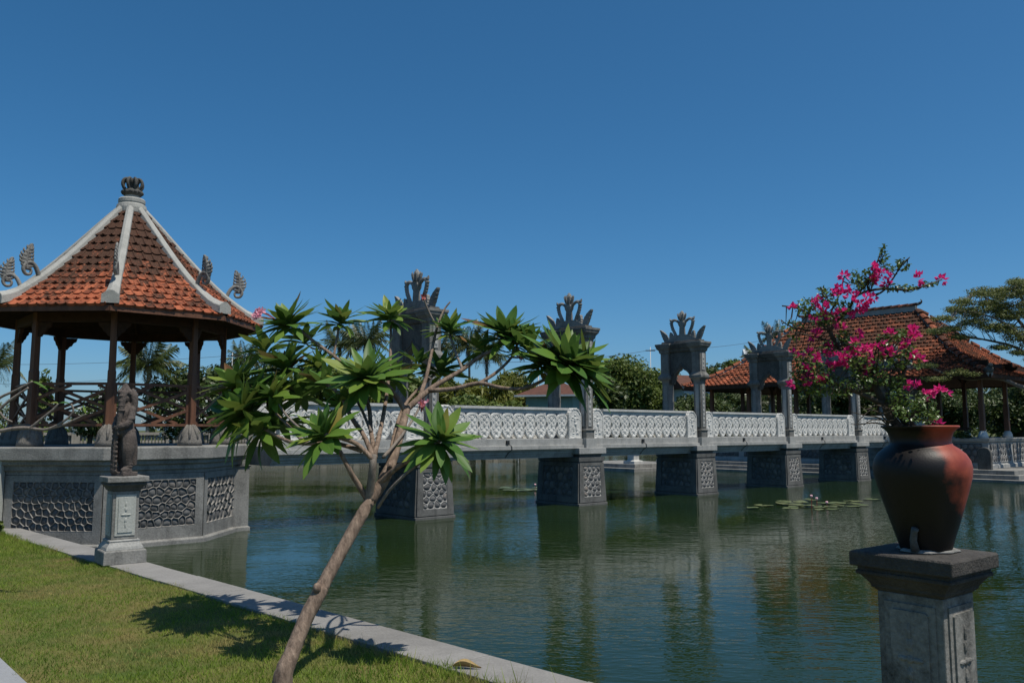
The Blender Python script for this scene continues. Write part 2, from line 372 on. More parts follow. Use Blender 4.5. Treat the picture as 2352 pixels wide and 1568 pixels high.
# ---- fieldstone panel: Voronoi stones with a raised mortar net
def voronoi(w, h, n, seed):
    rg = random.Random(seed); pts = []
    cols = max(1, round(math.sqrt(n * w / h))); rows = max(1, round(n / cols))
    for j in range(rows):
        for i in range(cols):
            pts.append(((i + .5 + (.25 if j % 2 else -.25) + rg.uniform(-.3, .3)) * w / cols, (j + .5 + rg.uniform(-.3, .3)) * h / rows))
    cells = []
    for i, a in enumerate(pts):
        poly = [(0, 0), (w, 0), (w, h), (0, h)]
        for j, b in enumerate(pts):
            if i == j: continue
            mx, my = (a[0] + b[0]) / 2, (a[1] + b[1]) / 2; dx, dy = b[0] - a[0], b[1] - a[1]
            out = []
            for k in range(len(poly)):
                p0, p1 = poly[k], poly[(k + 1) % len(poly)]
                s0 = (p0[0] - mx) * dx + (p0[1] - my) * dy; s1 = (p1[0] - mx) * dx + (p1[1] - my) * dy
                if s0 <= 0: out.append(p0)
                if s0 * s1 < 0:
                    t_ = s0 / (s0 - s1); out.append((p0[0] + (p1[0] - p0[0]) * t_, p0[1] + (p1[1] - p0[1]) * t_))
            poly = out
            if not poly: break
        if len(poly) >= 3: cells.append(poly)
    return cells
def stone_panel(parent, w, h, n, M, seed, mortar='mortar', ridge=.02, relief=.02, joint=.16, stones=True, rnd_=.25):
    """panel in local x (0..w), z (0..h); outward is -y; M maps to the parent's frame"""
    net = MB()
    for poly in voronoi(w, h, n, seed):
        cx = sum(q[0] for q in poly) / len(poly); cz = sum(q[1] for q in poly) / len(poly)
        def ins(k, pl): return [(cx + (x - cx) * k, cz + (z - cz) * k) for x, z in pl]
        rp = poly
        for c_ in (rnd_, .25):                                  # round the corners
            rp = [q for i in range(len(rp)) for q in ((rp[i][0] * (1 - c_) + rp[(i + 1) % len(rp)][0] * c_, rp[i][1] * (1 - c_) + rp[(i + 1) % len(rp)][1] * c_),
                                                      (rp[i][0] * c_ + rp[(i + 1) % len(rp)][0] * (1 - c_), rp[i][1] * c_ + rp[(i + 1) % len(rp)][1] * (1 - c_)))]
        a = ins(.97, rp); b = ins(1 - joint * 1.25, rp); m_ = len(a)
        v = [(x, -ridge, z) for x, z in a] + [(x, 0, z) for x, z in b]
        net.add([M @ Vector(q) for q in v], [(i, (i + 1) % m_, m_ + (i + 1) % m_, m_ + i) for i in range(m_)])
        # flat top of the mortar between neighbouring cells
        big = poly; k_ = len(big)
        fan = [(x, -ridge, z) for x, z in big] + [(x, -ridge, z) for x, z in a]
        ff = []
        for i in range(k_):                                     # corner i of the cell meets rounded points around it
            idx = [(4 * i - 3 + q) % m_ for q in range(4)]
            for q in range(3): ff.append((i, k_ + idx[q], k_ + idx[q + 1]))
            ff.append((i, k_ + idx[3], k_ + (4 * i + 1) % m_, (i + 1) % k_))
        net.add([M @ Vector(q) for q in fan], ff)
        if stones:
            s1 = ins(1 - joint * .95, rp)[::2]; s2 = ins(.72, rp)[::2]; k2 = len(s1); hh = relief * random.uniform(.6, 1.15)
            ctr = M @ Vector((cx, 0, cz))
            v = [(x, .012, z) for x, z in s1] + [(x, -hh * .75, z) for x, z in s2] + [(cx, -hh, cz)]
            st = MB().add([M @ Vector(q) - ctr for q in v], [(i, (i + 1) % k2, k2 + (i + 1) % k2, k2 + i) for i in range(k2)] + [(k2 + i, k2 + (i + 1) % k2, 2 * k2) for i in range(k2)])
            st.obj('stone', 'fieldstone', parent, True).location = ctr
    net.obj('mortar', mortar, parent)

# ================================================================ SETTING: ground, pond, kerb, lawn, path
KA = .0645                                                      # the near kerb is a little out of square
def kerb_u(n): return 4.05 + KA * (n + 3.93)                    # outer (water) edge of the kerb
g = MB()
def quad(a, b, c, d, z): g.add([UN(*a, z), UN(*b, z), UN(*c, z), UN(*d, z)], [(0, 1, 2, 3)])
FAR_N, NEAR_N, FAR_U = -61.0, 25.0, 92.0
quad((-3000, FAR_N), (-3000, NEAR_N), (kerb_u(NEAR_N) - .1, NEAR_N), (kerb_u(FAR_N) - .1, FAR_N), .29)
quad((-3000, -3000), (-3000, FAR_N), (3000, FAR_N), (3000, -3000), .29)
quad((FAR_U, FAR_N), (FAR_U, NEAR_N), (3000, NEAR_N), (3000, FAR_N), .29)
quad((-3000, NEAR_N), (-3000, 600), (3000, 600), (3000, NEAR_N), .29)
tag(g.obj('ground', 'ground_far'), kind='structure')
w = MB().add([UN(-2, FAR_N - .5, 0), UN(-2, NEAR_N + .5, 0), UN(FAR_U + .5, NEAR_N + .5, 0), UN(FAR_U + .5, FAR_N - .5, 0)], [(0, 1, 2, 3)])
tag(w.obj('pond_water', 'pond_water'), kind='structure')
# pool edges on the far sides
b = MB(); b.box(FAR_N - .4, FAR_N + .02, -2, FAR_U, -.2, .42); tag(b.obj('pool_edge', 'concrete', rz=ROT, loc=(0, 0, 0)), kind='structure')
b = MB(); b.box(FAR_N, NEAR_N, FAR_U - .02, FAR_U + .5, -.2, .40); tag(b.obj('pool_edge', 'concrete', rz=ROT, loc=(0, 0, 0)), kind='structure')
# kerb of separate slabs
kerb = tag(MB().add([UN(kerb_u(n) - .40, n, -.3) for n in (-60, 20)] + [UN(kerb_u(n) - .03, n, -.3) for n in (20, -60)] +
    [UN(kerb_u(n) - .40, n, .30) for n in (-60, 20)] + [UN(kerb_u(n) - .03, n, .30) for n in (20, -60)],
    [(0, 1, 2, 3), (4, 5, 6, 7), (0, 1, 5, 4), (1, 2, 6, 5), (2, 3, 7, 6), (3, 0, 4, 7)]).obj('kerb', 'concrete'), kind='structure')
nn = -17.0
while nn < 3.0:
    L = random.uniform(.85, 1.25); n0, n1 = nn + .004, nn + L - .004; nn += L
    dz = random.uniform(-.003, .003); v = []
    for z in (.28, .35 + dz):
        v += [UN(kerb_u(n0) - .43, n0, z), UN(kerb_u(n1) - .43, n1, z), UN(kerb_u(n1), n1, z), UN(kerb_u(n0), n0, z)]
    MB().add(v, [(3, 2, 1, 0), (4, 5, 6, 7), (0, 1, 5, 4), (1, 2, 6, 5), (2, 3, 7, 6), (3, 0, 4, 7)]).obj('kerb_slab', 'concrete', kerb, bevel=.006)
# lawn sheet with slight undulation
nu, nv = 60, 90; V = []; Fq = []
for j in range(nv + 1):
    for i in range(nu + 1):
        n_ = -19 + 24 * j / nv; u_ = -5 + (kerb_u(n_) - .42 + 5) * i / nu
        V.append(UN(u_, n_, .325 + .012 * math.sin(3.1 * u_ + 1.7 * n_) * math.sin(1.3 * n_) + (.10 * max(0, -12.5 - n_) * max(0, min(1, (3.2 - u_))) if n_ < -12.5 else 0) * .5))
for j in range(nv):
    for i in range(nu): a = j * (nu + 1) + i; Fq.append((a, a + 1, a + nu + 2, a + nu + 1))
tag(place('lawn', meshdata('lawn', V, Fq, 'lawn_soil', True)), kind='structure')
v = [UN(u_, n_, z_) for z_ in (.25, .345) for u_, n_ in ((.45, -12), (1.36, -12), (1.385, -3), (.47, -3))]
tag(MB().add(v, [(3, 2, 1, 0), (4, 5, 6, 7), (0, 1, 5, 4), (1, 2, 6, 5), (2, 3, 7, 6), (3, 0, 4, 7)]).obj('garden_path', 'path_concrete'), kind='structure')

# grass blades
def grass():
    N = 190000
    n_ = rng.uniform(-17, -2.6, N); u_ = rng.uniform(.2, 3.75, N)
    ku = 4.05 + KA * (n_ + 3.93) - .415 + .03 * np.sin(n_ * 9) + .015 * np.sin(n_ * 31)
    ok = (u_ < ku) & ((u_ > 1.385 + .02 * np.sin(n_ * 13)) | (n_ < -11.9))
    n_ = n_[ok]; u_ = u_[ok]; ku = ku[ok]; N = len(n_)
    edge = np.exp(-((ku - u_) / .22) ** 2)
    tuft = (rng.random(N) < .10) * rng.uniform(0, .05, N)
    nearr = np.clip((n_ + 7.5) / 4, 0, 1)
    h = (.018 + .02 * rng.random(N) + tuft * (.25 + .75 * nearr)) * (1 + .7 * edge * (.4 + nearr)) * (1 + .5 * nearr)
    h *= np.where(n_ < -12.5, 1.6, 1)
    lift = np.where(n_ < -12.5, .05 * (-12.5 - n_) * np.clip(3.2 - u_, 0, 1), 0)
    z0 = .325 + .012 * np.sin(3.1 * u_ + 1.7 * n_) * np.sin(1.3 * n_) + lift - .006
    x = u_ * UX.x + n_ * NX.x; y = u_ * UX.y + n_ * NX.y
    a = rng.uniform(0, 2 * np.pi, N); wd = rng.uniform(.002, .0042, N) * (1 + .4 * nearr); ln = rng.uniform(.2, 1.1, N) * h; la = rng.uniform(0, 2 * np.pi, N)
    P0 = np.stack([x - wd * np.cos(a), y - wd * np.sin(a), z0], 1); P1 = np.stack([x + wd * np.cos(a), y + wd * np.sin(a), z0], 1)
    P2 = np.stack([x + ln * np.cos(la), y + ln * np.sin(la), z0 + h], 1)
    V = np.stack([P0, P1, P2], 1).reshape(-1, 3); F = np.arange(3 * N).reshape(-1, 3)
    tag(place('grass', npmesh('grass', V, F, 'grass_blade')), 'short green lawn grass with dry straw patches beside the kerb', 'grass', kind='stuff')
grass()

# ================================================================ FOOTBRIDGE
S_, PW, PD = 5.129, 1.064, 1.593                                # pier spacing, pier width (u), pier depth (n)
B_U, B_N = 10.67, -15.0
bridge = empty('stone_footbridge', UN(B_U, B_N, 0), ROT, 'long grey stone footbridge with carved white balustrade crossing the pond', 'bridge')
U0, U1 = -3.25, 27.1                                            # ends of the deck along u
sec = [(-.30, 1.254), (-.30, 1.30), (-.265, 1.305), (-.265, 1.355), (-.225, 1.36), (-.225, 1.42), (-.185, 1.425), (-.185, 1.47), (-.10, 1.475), (-.10, 1.565), (-.16, 1.57), (-.16, 1.73),
       (-.36, 1.73), (-.36, 1.63)]
full = sec + [(-PD - x, z) for x, z in reversed(sec)]
deck = MB(); k = len(full)
deck.add([(x, y, z) for y in (U0, U1) for x, z in full], [tuple(range(k)), tuple(reversed(range(k, 2 * k)))] + [(i, k + i, k + (i + 1) % k, (i + 1) % k) for i in range(k)])
deck.obj('deck', 'stone_cap', bridge)

# figure-of-eight carved baluster plate
def baluster_mesh():
    L_ = [(0, .05), (.05, .10), (.11, .158), (.18, .182), (.25, .178), (.30, .150), (.335, .142), (.37, .152), (.43, .182), (.50, .186), (.56, .178), (.61, .145), (.64, .09)]
    out = [(wd, z) for z, wd in L_] + [(-wd, z) for z, wd in reversed(L_)]
    b = MB(); n_ = len(out)
    for (d0, d1, k0, k1) in ((-.035, .025, 1, 1), (.025, .04, 1, .9)):
        pass
    # local x = n (outward +), y = u, z up ; front face raised with a bevelled rim and a sunk field
    rings = [(-.035, 1.0), (.020, 1.0), (.036, .93), (.036, .80), (.022, .74)]
    v = []
    for d, s_ in rings:
        v += [(d, x * s_, .32 + (z - .32) * s_) for x, z in out]
    f = []
    for r_ in range(len(rings) - 1):
        for i in range(n_): f.append((r_ * n_ + i, r_ * n_ + (i + 1) % n_, (r_ + 1) * n_ + (i + 1) % n_, (r_ + 1) * n_ + i))
    f.append(tuple(reversed(range(n_)))); f.append(tuple(range((len(rings) - 1) * n_, len(rings) * n_)))
    b.add(v, f)
    for (y, z, r_, sc) in ((0, .50, .055, (.3, 1, 1)), (0, .18, .06, (.3, 1, .9)), (.075, .43, .035, (.35, 1, 1.3)), (-.075, .43, .035, (.35, 1, 1.3)), (.08, .25, .03, (.35, 1.2, 1)), (-.08, .25, .03, (.35, 1.2, 1)),
                           (0, .345, .04, (.5, .7, 1.6)), (.07, .54, .022, (.6, 1, 1)), (-.07, .54, .022, (.6, 1, 1)), (.05, .12, .022, (.6, 1, 1)), (-.05, .12, .022, (.6, 1, 1))):
        b.ball((.024, y, z), r_, sc, 8, 5)
    return b.me('baluster', 'stone_relief')
BAL = baluster_mesh()
def endpanel_mesh():
    hw, zt = .235, .80
    out = [(hw, 0), (hw, .62), (hw - .02, .68), (hw - .07, .72), (hw - .10, .77), (.07, .805), (-.07, .805), (-hw + .10, .77), (-hw + .07, .72), (-hw + .02, .68), (-hw, .62), (-hw, 0)]
    rings = [(-.13, 1.0), (.02, 1.0), (.035, .96), (.035, .82), (.022, .79)]
    v = []; n_ = len(out); f = []
    for d, s_ in rings: v += [(d, x * s_, .40 + (z - .40) * (s_ if s_ == 1 else 1 - (1 - s_) * .6)) for x, z in out]
    for r_ in range(len(rings) - 1):
        for i in range(n_): f.append((r_ * n_ + i, r_ * n_ + (i + 1) % n_, (r_ + 1) * n_ + (i + 1) % n_, (r_ + 1) * n_ + i))
    f.append(tuple(reversed(range(n_)))); f.append(tuple(range((len(rings) - 1) * n_, len(rings) * n_)))
    b = MB().add(v, f)
    # low relief of a dancing figure
    for (y, z, r_, sc) in ((.0, .62, .045, (.5, .8, 1)), (.0, .50, .06, (.45, .8, 1.2)), (.02, .38, .05, (.5, 1.1, 1)), (.05, .26, .04, (.5, .8, 1.9)), (-.05, .25, .04, (.5, .7, 2)), (.09, .53, .03, (.5, 1.8, .7)), (-.09, .56, .03, (.5, 1.6, .8)),
                           (.12, .58, .022, (.5, 1, 1.6)), (-.13, .50, .022, (.5, 1, 1.6)), (.08, .15, .03, (.5, 1.6, .7)), (-.07, .14, .03, (.5, 1.5, .7)), (0, .68, .03, (.5, .7, 1.2))):
        b.ball((.022, y, z), r_, sc, 8, 5)
    return b.me('end_panel', 'stone_relief')
ENDP = endpanel_mesh()
def span_mesh(L_, nm):
    b = MB()
    b.add([(x, y, z) for y in (0, L_) for x, z in ((-.06, .66), (.01, .66), (.01, .70), (.02, .70), (.02, .74), (.05, .74), (.05, .80), (-.10, .80), (-.10, .74), (-.07, .74), (-.07, .70), (-.06, .70))],
          [tuple(range(12)), tuple(reversed(range(12, 24)))] + [(i, 12 + i, 12 + (i + 1) % 12, (i + 1) % 12) for i in range(12)])
    return b.me(nm, 'stone_pale'), MB().box(-.06, .02, 0, L_, -.06, .012).me('parapet_plinth', 'stone_pale')
LS = S_ - 1.37
SPAN, PLINTH = span_mesh(LS, 'parapet_span')
X_NEAR, X_FAR = -.26, -PD + .26
for side, X in ((1, X_NEAR), (-1, X_FAR)):
    for k in range(-1, 6):
        y0 = k * S_ + PW / 2 + .685; L_ = LS
        if k == -1: y0 = U0 + .62; L_ = PW / 2 - .685 - y0
        if k == 5: L_ = 1.0
        me, mpl = (SPAN, PLINTH) if abs(L_ - LS) < .01 else span_mesh(L_, 'parapet_span')
        sp = place('parapet_span', me, bridge); place('parapet_plinth', mpl, sp)
        sp.location = (X, y0, 1.725); sp.rotation_euler = (0, 0, 0 if side > 0 else math.pi)
        if side < 0: sp.location = (X, y0 + L_, 1.725)
        nb = max(2, round(L_ / .376)); pitch = L_ / nb
        for i in range(nb):
            bl = place('baluster', BAL, sp); bl.location = (-.025, pitch * (i + .5), .013); bl.rotation_euler = (0, 0, random.uniform(-.02, .02))
            bl.scale = (1, pitch / .376 * 1.03, 1)
    for k in range(6):
        for s_ in (-1, 1):
            e = place('end_panel', ENDP, bridge); e.location = (X + (.03 if side > 0 else -.03), k * S_ + PW / 2 + s_ * .435, 1.725)
            if side < 0: e.rotation_euler = (0, 0, math.pi)
    e = place('end_panel', ENDP, bridge); e.location = (X + .03 * side, U0 + .36, 1.725)
    if side < 0: e.rotation_euler = (0, 0, math.pi)
# piers
def frame_quads(W_, H_, hb, ht):                                # four strips round a W x H panel on a battered face
    c = W_ / 2
    return [[(c - hb, -.14), (0, -.14), (0, H_ + .08), (c - ht, H_ + .08)], [(W_, -.14), (c + hb, -.14), (c + ht, H_ + .08), (W_, H_ + .08)],
            [(0, -.14), (W_, -.14), (W_, 0), (0, 0)], [(0, H_), (W_, H_), (W_, H_ + .08), (0, H_ + .08)]]
def pier(k):
    y0 = k * S_; cy = y0 + PW / 2; cx = -PD / 2
    b = MB()
    b.prof([(-.5, PD / 2 + .02, PW / 2 + .02), (.055, PD / 2 + .02, PW / 2 + .02), (.065, PD / 2 - .015, PW / 2 - .015), (1.12, PD / 2 - .06, PW / 2 - .075), (1.13, PD / 2 - .03, PW / 2 - .05), (1.25, PD / 2 - .02, PW / 2 - .035)], cx, cy)
    b.prof([(1.25, PD / 2 - .08, .40), (1.33, PD / 2 - .05, .44)], cx, cy)
    o = b.obj('pier', 'pier_stone', bridge, bevel=.008)
    MB().prof([(1.33, PD / 2 + .02, .52), (1.488, PD / 2 + .02, .52)], cx, cy).prof([(1.485, PD / 2 - .03, .20), (1.735, PD / 2 - .03, .20)], cx, cy).obj('pier_cap', 'stone_cap', o, bevel=.008)
    tilt = math.atan2(.06 - .015, 1.06)
    # near (sunlit) panel: plane x = +, running along y
    W_, H_ = .66, .80
    z0 = .22; xo = -.015 - (z0 - .065) * math.tan(tilt)
    # frame strips so that the stones sit in a recess
    M = Matrix.Translation((xo + .002, cy - W_ / 2, z0)) @ Matrix.Rotation(R(90), 4, 'Z') @ Matrix.Rotation(-tilt, 4, 'X')
    fr = MB()
    for q in frame_quads(W_, H_, PW / 2 - .022, PW / 2 - .072):
        fr.add([M @ Vector(c) for c in [(x, y, z) for y in (-.030, .004) for x, z in q]],
               [(0, 1, 2, 3), (7, 6, 5, 4), (0, 1, 5, 4), (1, 2, 6, 5), (2, 3, 7, 6), (3, 0, 4, 7)])
    # M: local x -> along u, local -y -> outward n
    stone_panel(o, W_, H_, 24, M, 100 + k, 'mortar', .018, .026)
    # left panel facing -u; darker mortar paints in its shade
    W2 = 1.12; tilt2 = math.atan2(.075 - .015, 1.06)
    yo = y0 + .015 + (z0 - .065) * math.tan(tilt2)
    M2 = Matrix.Translation((cx - W2 / 2, yo - .002, z0)) @ Matrix.Rotation(-tilt2, 4, 'X')
    for q in frame_quads(W2, H_, PD / 2 - .02, PD / 2 - .056):
        fr.add([M2 @ Vector(c) for c in [(x, y, z) for y in (-.030, .004) for x, z in q]],
               [(0, 1, 2, 3), (7, 6, 5, 4), (0, 1, 5, 4), (1, 2, 6, 5), (2, 3, 7, 6), (3, 0, 4, 7)])
    stone_panel(o, W2, H_, 26, M2, 200 + k, 'mortar_shaded', .018, .022)
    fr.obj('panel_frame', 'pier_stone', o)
for k in range(6): pier(k)
# little overflow spouts with their pipes
for k in range(5):
    for dy in (2.75,):
        MB().box(-.165, -.12, k * S_ + dy, k * S_ + dy + .09, 1.60, 1.70).obj('drain_outlet', 'black_plastic', bridge)
        MB().tube([(-.145, k * S_ + dy + .10, 1.60), (-.088, k * S_ + dy + .13, 1.56), (-.088, k * S_ + dy + .14, 1.48), (-.20, k * S_ + dy + .12, 1.40), (-.28, k * S_ + dy + .08, 1.28)], .009, 6).obj('drain_pipe', 'black_plastic', bridge)

# ---- gate arches on the bridge
def plume(mb, M, h, w_, lobes=5, lean=0., th=.06):
    """flame-shaped carved leaf, outline with scalloped edges, in local x-z, thickness along y"""
    R_ = []; L2 = []; n_ = lobes * 5
    for i in range(n_ + 1):
        t_ = i / n_; wd = w_ * (math.sin(math.pi * min(1, .14 + t_ * .86)) ** .75) * (1 - .3 * t_) + .006
        sc = .92 + .16 * abs(math.sin(math.pi * t_ * lobes)); cx = lean * h * t_ * t_
        R_.append((cx + wd / 2 * sc, t_ * h)); L2.append((cx - wd / 2 * sc, t_ * h))
    mb.extrude(R_ + L2[::-1], M, -th / 2, th / 2)
def gate(k, label):
    g = empty('gate_arch', UN(B_U + k * S_ + PW / 2, B_N - PD / 2 - .02, 0), ROT, label, 'gate', 'crowned stone gate arches along the footbridge')
    for s_ in (1, -1):
        x = .60 * s_
        b = MB()
        b.prof([(1.735, .15, .155), (1.93, .15, .155), (1.94, .175, .18), (1.965, .175, .18), (1.975, .13, .135), (3.44, .125, .13), (3.50, .15, .155), (3.57, .225, .225), (3.635, .225, .225), (3.74, .155, .16),
                (4.37, .155, .16), (4.40, .19, .19), (4.47, .20, .20), (4.55, .26, .26), (4.61, .27, .27), (4.615, .285, .285), (4.68, .285, .285)], x, 0)
        o = b.obj('post', 'gate_stone', g, bevel=.008)
        r_ = MB()                                               # raised carved strips on both outer faces
        xo = x + .128 * s_
        for (z0, z1, hy) in ((2.05, 3.36, .06), (3.80, 4.32, .075)):
            dx = 0 if z0 < 3 else .027 * s_
            r_.box(min(xo + dx, xo + dx + .014 * s_), max(xo + dx, xo + dx + .014 * s_), -hy, hy, z0, z1)
            zz = z0 + .1
            while zz < z1 - .05:
                r_.ball((xo + dx + .012 * s_, random.uniform(-.015, .015), zz), .05, (.35, .8, 1), 8, 5); zz += .13
        for y in (-.129, .129):
            r_.box(x - .06, x + .06, min(y, y * 1.1), max(y, y * 1.1), 2.05, 3.36)
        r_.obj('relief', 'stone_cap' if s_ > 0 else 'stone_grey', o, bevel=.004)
    # panel with an ogee arch
    arch = [(.47, 3.40), (.47, 4.40), (-.47, 4.40), (-.47, 3.40), (-.38, 3.40)]
    for i in range(13):
        a = math.pi * (1 - i / 12); z = 3.48 + .36 * math.sin(a); x = .34 * math.cos(a)
        if i == 6: z += .10
        arch.append((x, z))
    arch.append((.38, 3.40))
    p_ = MB().extrude(arch, I4, -.09, .09).obj('arch_panel', 'stone_dark', g, bevel=.006)
    rim = [(-.42, 3.42)] + [(.40 * math.cos(math.pi * (1 - i / 12)), 3.50 + .42 * math.sin(math.pi * (1 - i / 12)) + (.13 if i == 6 else 0)) for i in range(13)] + [(.42, 3.42)]
    for s_ in (-1, 1): MB().tube([(x, .09 * s_, z) for x, z in rim], .022, 6).obj('arch_moulding', 'stone_dark', p_, True)
    b = MB()
    b.prof([(4.40, .50, .13), (4.44, .58, .16), (4.50, .60, .17), (4.52, .66, .2), (4.60, .68, .215), (4.61, .72, .235), (4.665, .72, .235)]); b.prof([(4.66, .74, .15), (4.75, .72, .13)])
    b.obj('cornice', 'stone_dark', g, bevel=.006)
    # crown
    c = MB()
    c.prof([(4.74, .60, .075), (4.80, .56, .07), (4.93, .30, .06), (4.95, .09, .055), (5.20, .075, .05), (5.26, .11, .06), (5.33, .125, .062), (5.38, .08, .05), (5.42, .06, .05)])
    c.lathe([(.05, 5.40), (.09, 5.44), (.115, 5.50), (.11, 5.58), (.075, 5.65), (.02, 5.715)], 14, (0, 0, 0), 0, 1, .7)
    for i in range(7):                                          # bud petals
        a = i / 7 * 2 * math.pi; c.tube([(.09 * math.cos(a), .07 * math.sin(a), 5.42), (.125 * math.cos(a), .09 * math.sin(a), 5.52), (.15 * math.cos(a), .11 * math.sin(a), 5.60), (.145 * math.cos(a), .105 * math.sin(a), 5.64)], [.025, .028, .02, .008], 6)
    for s_ in (-1, 1):
        pts, rd = spline([(.20 * s_, 0, 4.80, .06), (.27 * s_, 0, 4.98, .052), (.37 * s_, 0, 5.18, .05), (.41 * s_, 0, 5.34, .05), (.37 * s_, 0, 5.42, .05), (.25 * s_, 0, 5.43, .042), (.11 * s_, 0, 5.34, .045)], 5)
        c.tube(pts, rd, 8)
        c.tube([(.38 * s_, 0, 5.42), (.45 * s_, 0, 5.44), (.475 * s_, 0, 5.50)], [.045, .04, .012], 7); 
        for zz in (5.14, 5.21, 5.28, 5.35): c.ball((s_ * (.375 + (zz - 5.14) * .3), 0, zz), .052, (1.0, .95, .45))
        plume(c, Matrix.Translation((.40 * s_, 0, 4.76)), .30, .16, 4, .15 * s_, .09)
        plume(c, Matrix.Translation((.60 * s_, 0, 4.74)) @ Matrix.Rotation(R(14) * s_, 4, 'Y'), .48, .19, 5, .3 * s_, .09)
    c.obj('crown_ornament', 'stone_grey', g, bevel=.004)
    return g
GL = ['tall dark stone gate arch half hidden behind the frangipani crown', 'stone gate arch behind the rightmost big frangipani leaf cluster', 'grey stone gate arch standing clear against the sky, small far roof through it',
      'stone gate arch just left of the pink bougainvillea', 'stone gate arch hidden behind the bougainvillea branches', 'farthest stone gate arch above the clay jar rim']
for k in range(6): gate(k, GL[k])

# ================================================================ OCTAGONAL PAVILION
PC = UN(5.08, -16.80)
pav = empty('octagonal_pavilion', (PC.x, PC.y, 0), ROT, 'octagonal wooden pavilion with red clay tile roof on a stone base', 'pavilion')
A8 = [R(22.5 + 45 * k) for k in range(8)]                       # vertex directions in the local frame
def ov(k, r_, z): a = R(22.5 + 45 * (k % 8)); return Vector((r_ * math.cos(a), r_ * math.sin(a), z))
def octprism(mb, prof):                                         # [(r, z)...]
    return mb.lathe([(r_, z) for r_, z in prof], 8, (0, 0, 0), R(22.5))
b = MB(); octprism(b, [(2.27, -.4), (2.27, .07), (2.24, .09), (2.16, .10), (2.16, 1.20), (2.19, 1.21), (2.19, 1.27), (2.23, 1.28), (2.23, 1.36), (2.29, 1.38), (2.29, 1.44), (2.36, 1.455), (2.36, 1.655), (2.34, 1.67)])
base = b.obj('platform', 'stone_grey', pav, bevel=.01)
# corner pilasters and recessed stone panels
fr = MB(); Rb = 2.16; side = 2 * Rb * math.sin(R(22.5)); apo = Rb * math.cos(R(22.5))
vis = {7: 46, 0: 44, 6: 40, 1: 0, 2: 0, 3: 0, 4: 0, 5: 0}
for k in range(8):                                              # face k lies between vertices k-1 and k : outward angle 45k
    a = R(45 * k); M = Matrix.Rotation(a, 4, 'Z') @ Matrix.Translation((apo, 0, 0)) @ Matrix.Rotation(R(90), 4, 'Z')
    # M: local x -> tangential, -y -> outward
    def fbox(x0, x1, z0, z1, d):
        fr.add([M @ Vector((x, y, z)) for y in (-d, .02) for x, z in ((x0, z0), (x1, z0), (x1, z1), (x0, z1))], [(0, 1, 2, 3), (7, 6, 5, 4), (0, 1, 5, 4), (1, 2, 6, 5), (2, 3, 7, 6), (3, 0, 4, 7)])
    hs = side / 2
    fbox(-hs + .002, -hs + .13, .10, 1.2, .035); fbox(hs - .13, hs - .002, .10, 1.2, .035); fbox(-hs + .13, hs - .13, .10, .30, .032); fbox(-hs + .13, hs - .13, 1.10, 1.2, .032)
    MP = M @ Matrix.Translation((-hs + .13, -.004, .30))
    if k in (6, 7, 0, 1): stone_panel(base, side - .26, .80, {7: 82, 0: 64, 6: 60, 1: 40}[k], MP, 300 + k, 'mortar_brown', .030, .016, .105, True, .13)
fr.obj('panel_frame', 'stone_grey', base, bevel=.005)
# abutment where the bridge begins
MB().prof([(-.4, .60, .30), (.07, .60, .30), (.09, .57, .27), (1.22, .565, .265), (1.26, .60, .30)], .46, 1.87).obj('abutment', 'stone_grey', pav, bevel=.008)
# columns with brackets and bell-shaped stone feet
RC = 1.80
foot = MB(); foot.lathe([(.215, 0), (.205, .08), (.18, .18), (.13, .28), (.075, .36), (.06, .39)], 16)
for i in range(8):
    a = i / 8 * 2 * math.pi; pts = [(.07 * math.cos(a), .07 * math.sin(a), .37), (.145 * math.cos(a), .145 * math.sin(a), .25), (.19 * math.cos(a), .19 * math.sin(a), .12)]
    foot.tube(pts, [.02, .03, .02], 6)
FOOT = foot.me('column_foot', 'foot_stone', True)
for k in range(8):
    p0 = ov(k, RC, 1.67); rz = R(22.5 + 45 * k)
    c = MB(); c.prof([(2.02, .062, .062), (2.95, .062, .062), (2.98, .054, .054), (3.98, .050, .050)])
    o = c.obj('column', 'wood', pav, bevel=.006); o.location = (p0.x, p0.y, 0); o.rotation_euler = (0, 0, rz)
    ft = place('column_foot', FOOT, o); ft.location = (0, 0, 1.67)
    br = MB()
    for s_ in (-1, 1):
        poly = [(.045, 3.55), (.09, 3.56), (.13, 3.62), (.17, 3.64), (.2, 3.70), (.25, 3.73), (.27, 3.80), (.045, 3.80)]
        br.extrude(poly, Matrix.Rotation(R(90 + 22.5 if s_ > 0 else -90 - 22.5), 4, 'Z'), -.03, .03)
    br.obj('bracket', 'wood_dark', o)
    q0, q1 = ov(k, RC, 3.89), ov(k + 1, RC, 3.89)
    MB().bar(q0, q1, .10, .16).obj('ring_beam', 'wood_dark', pav)
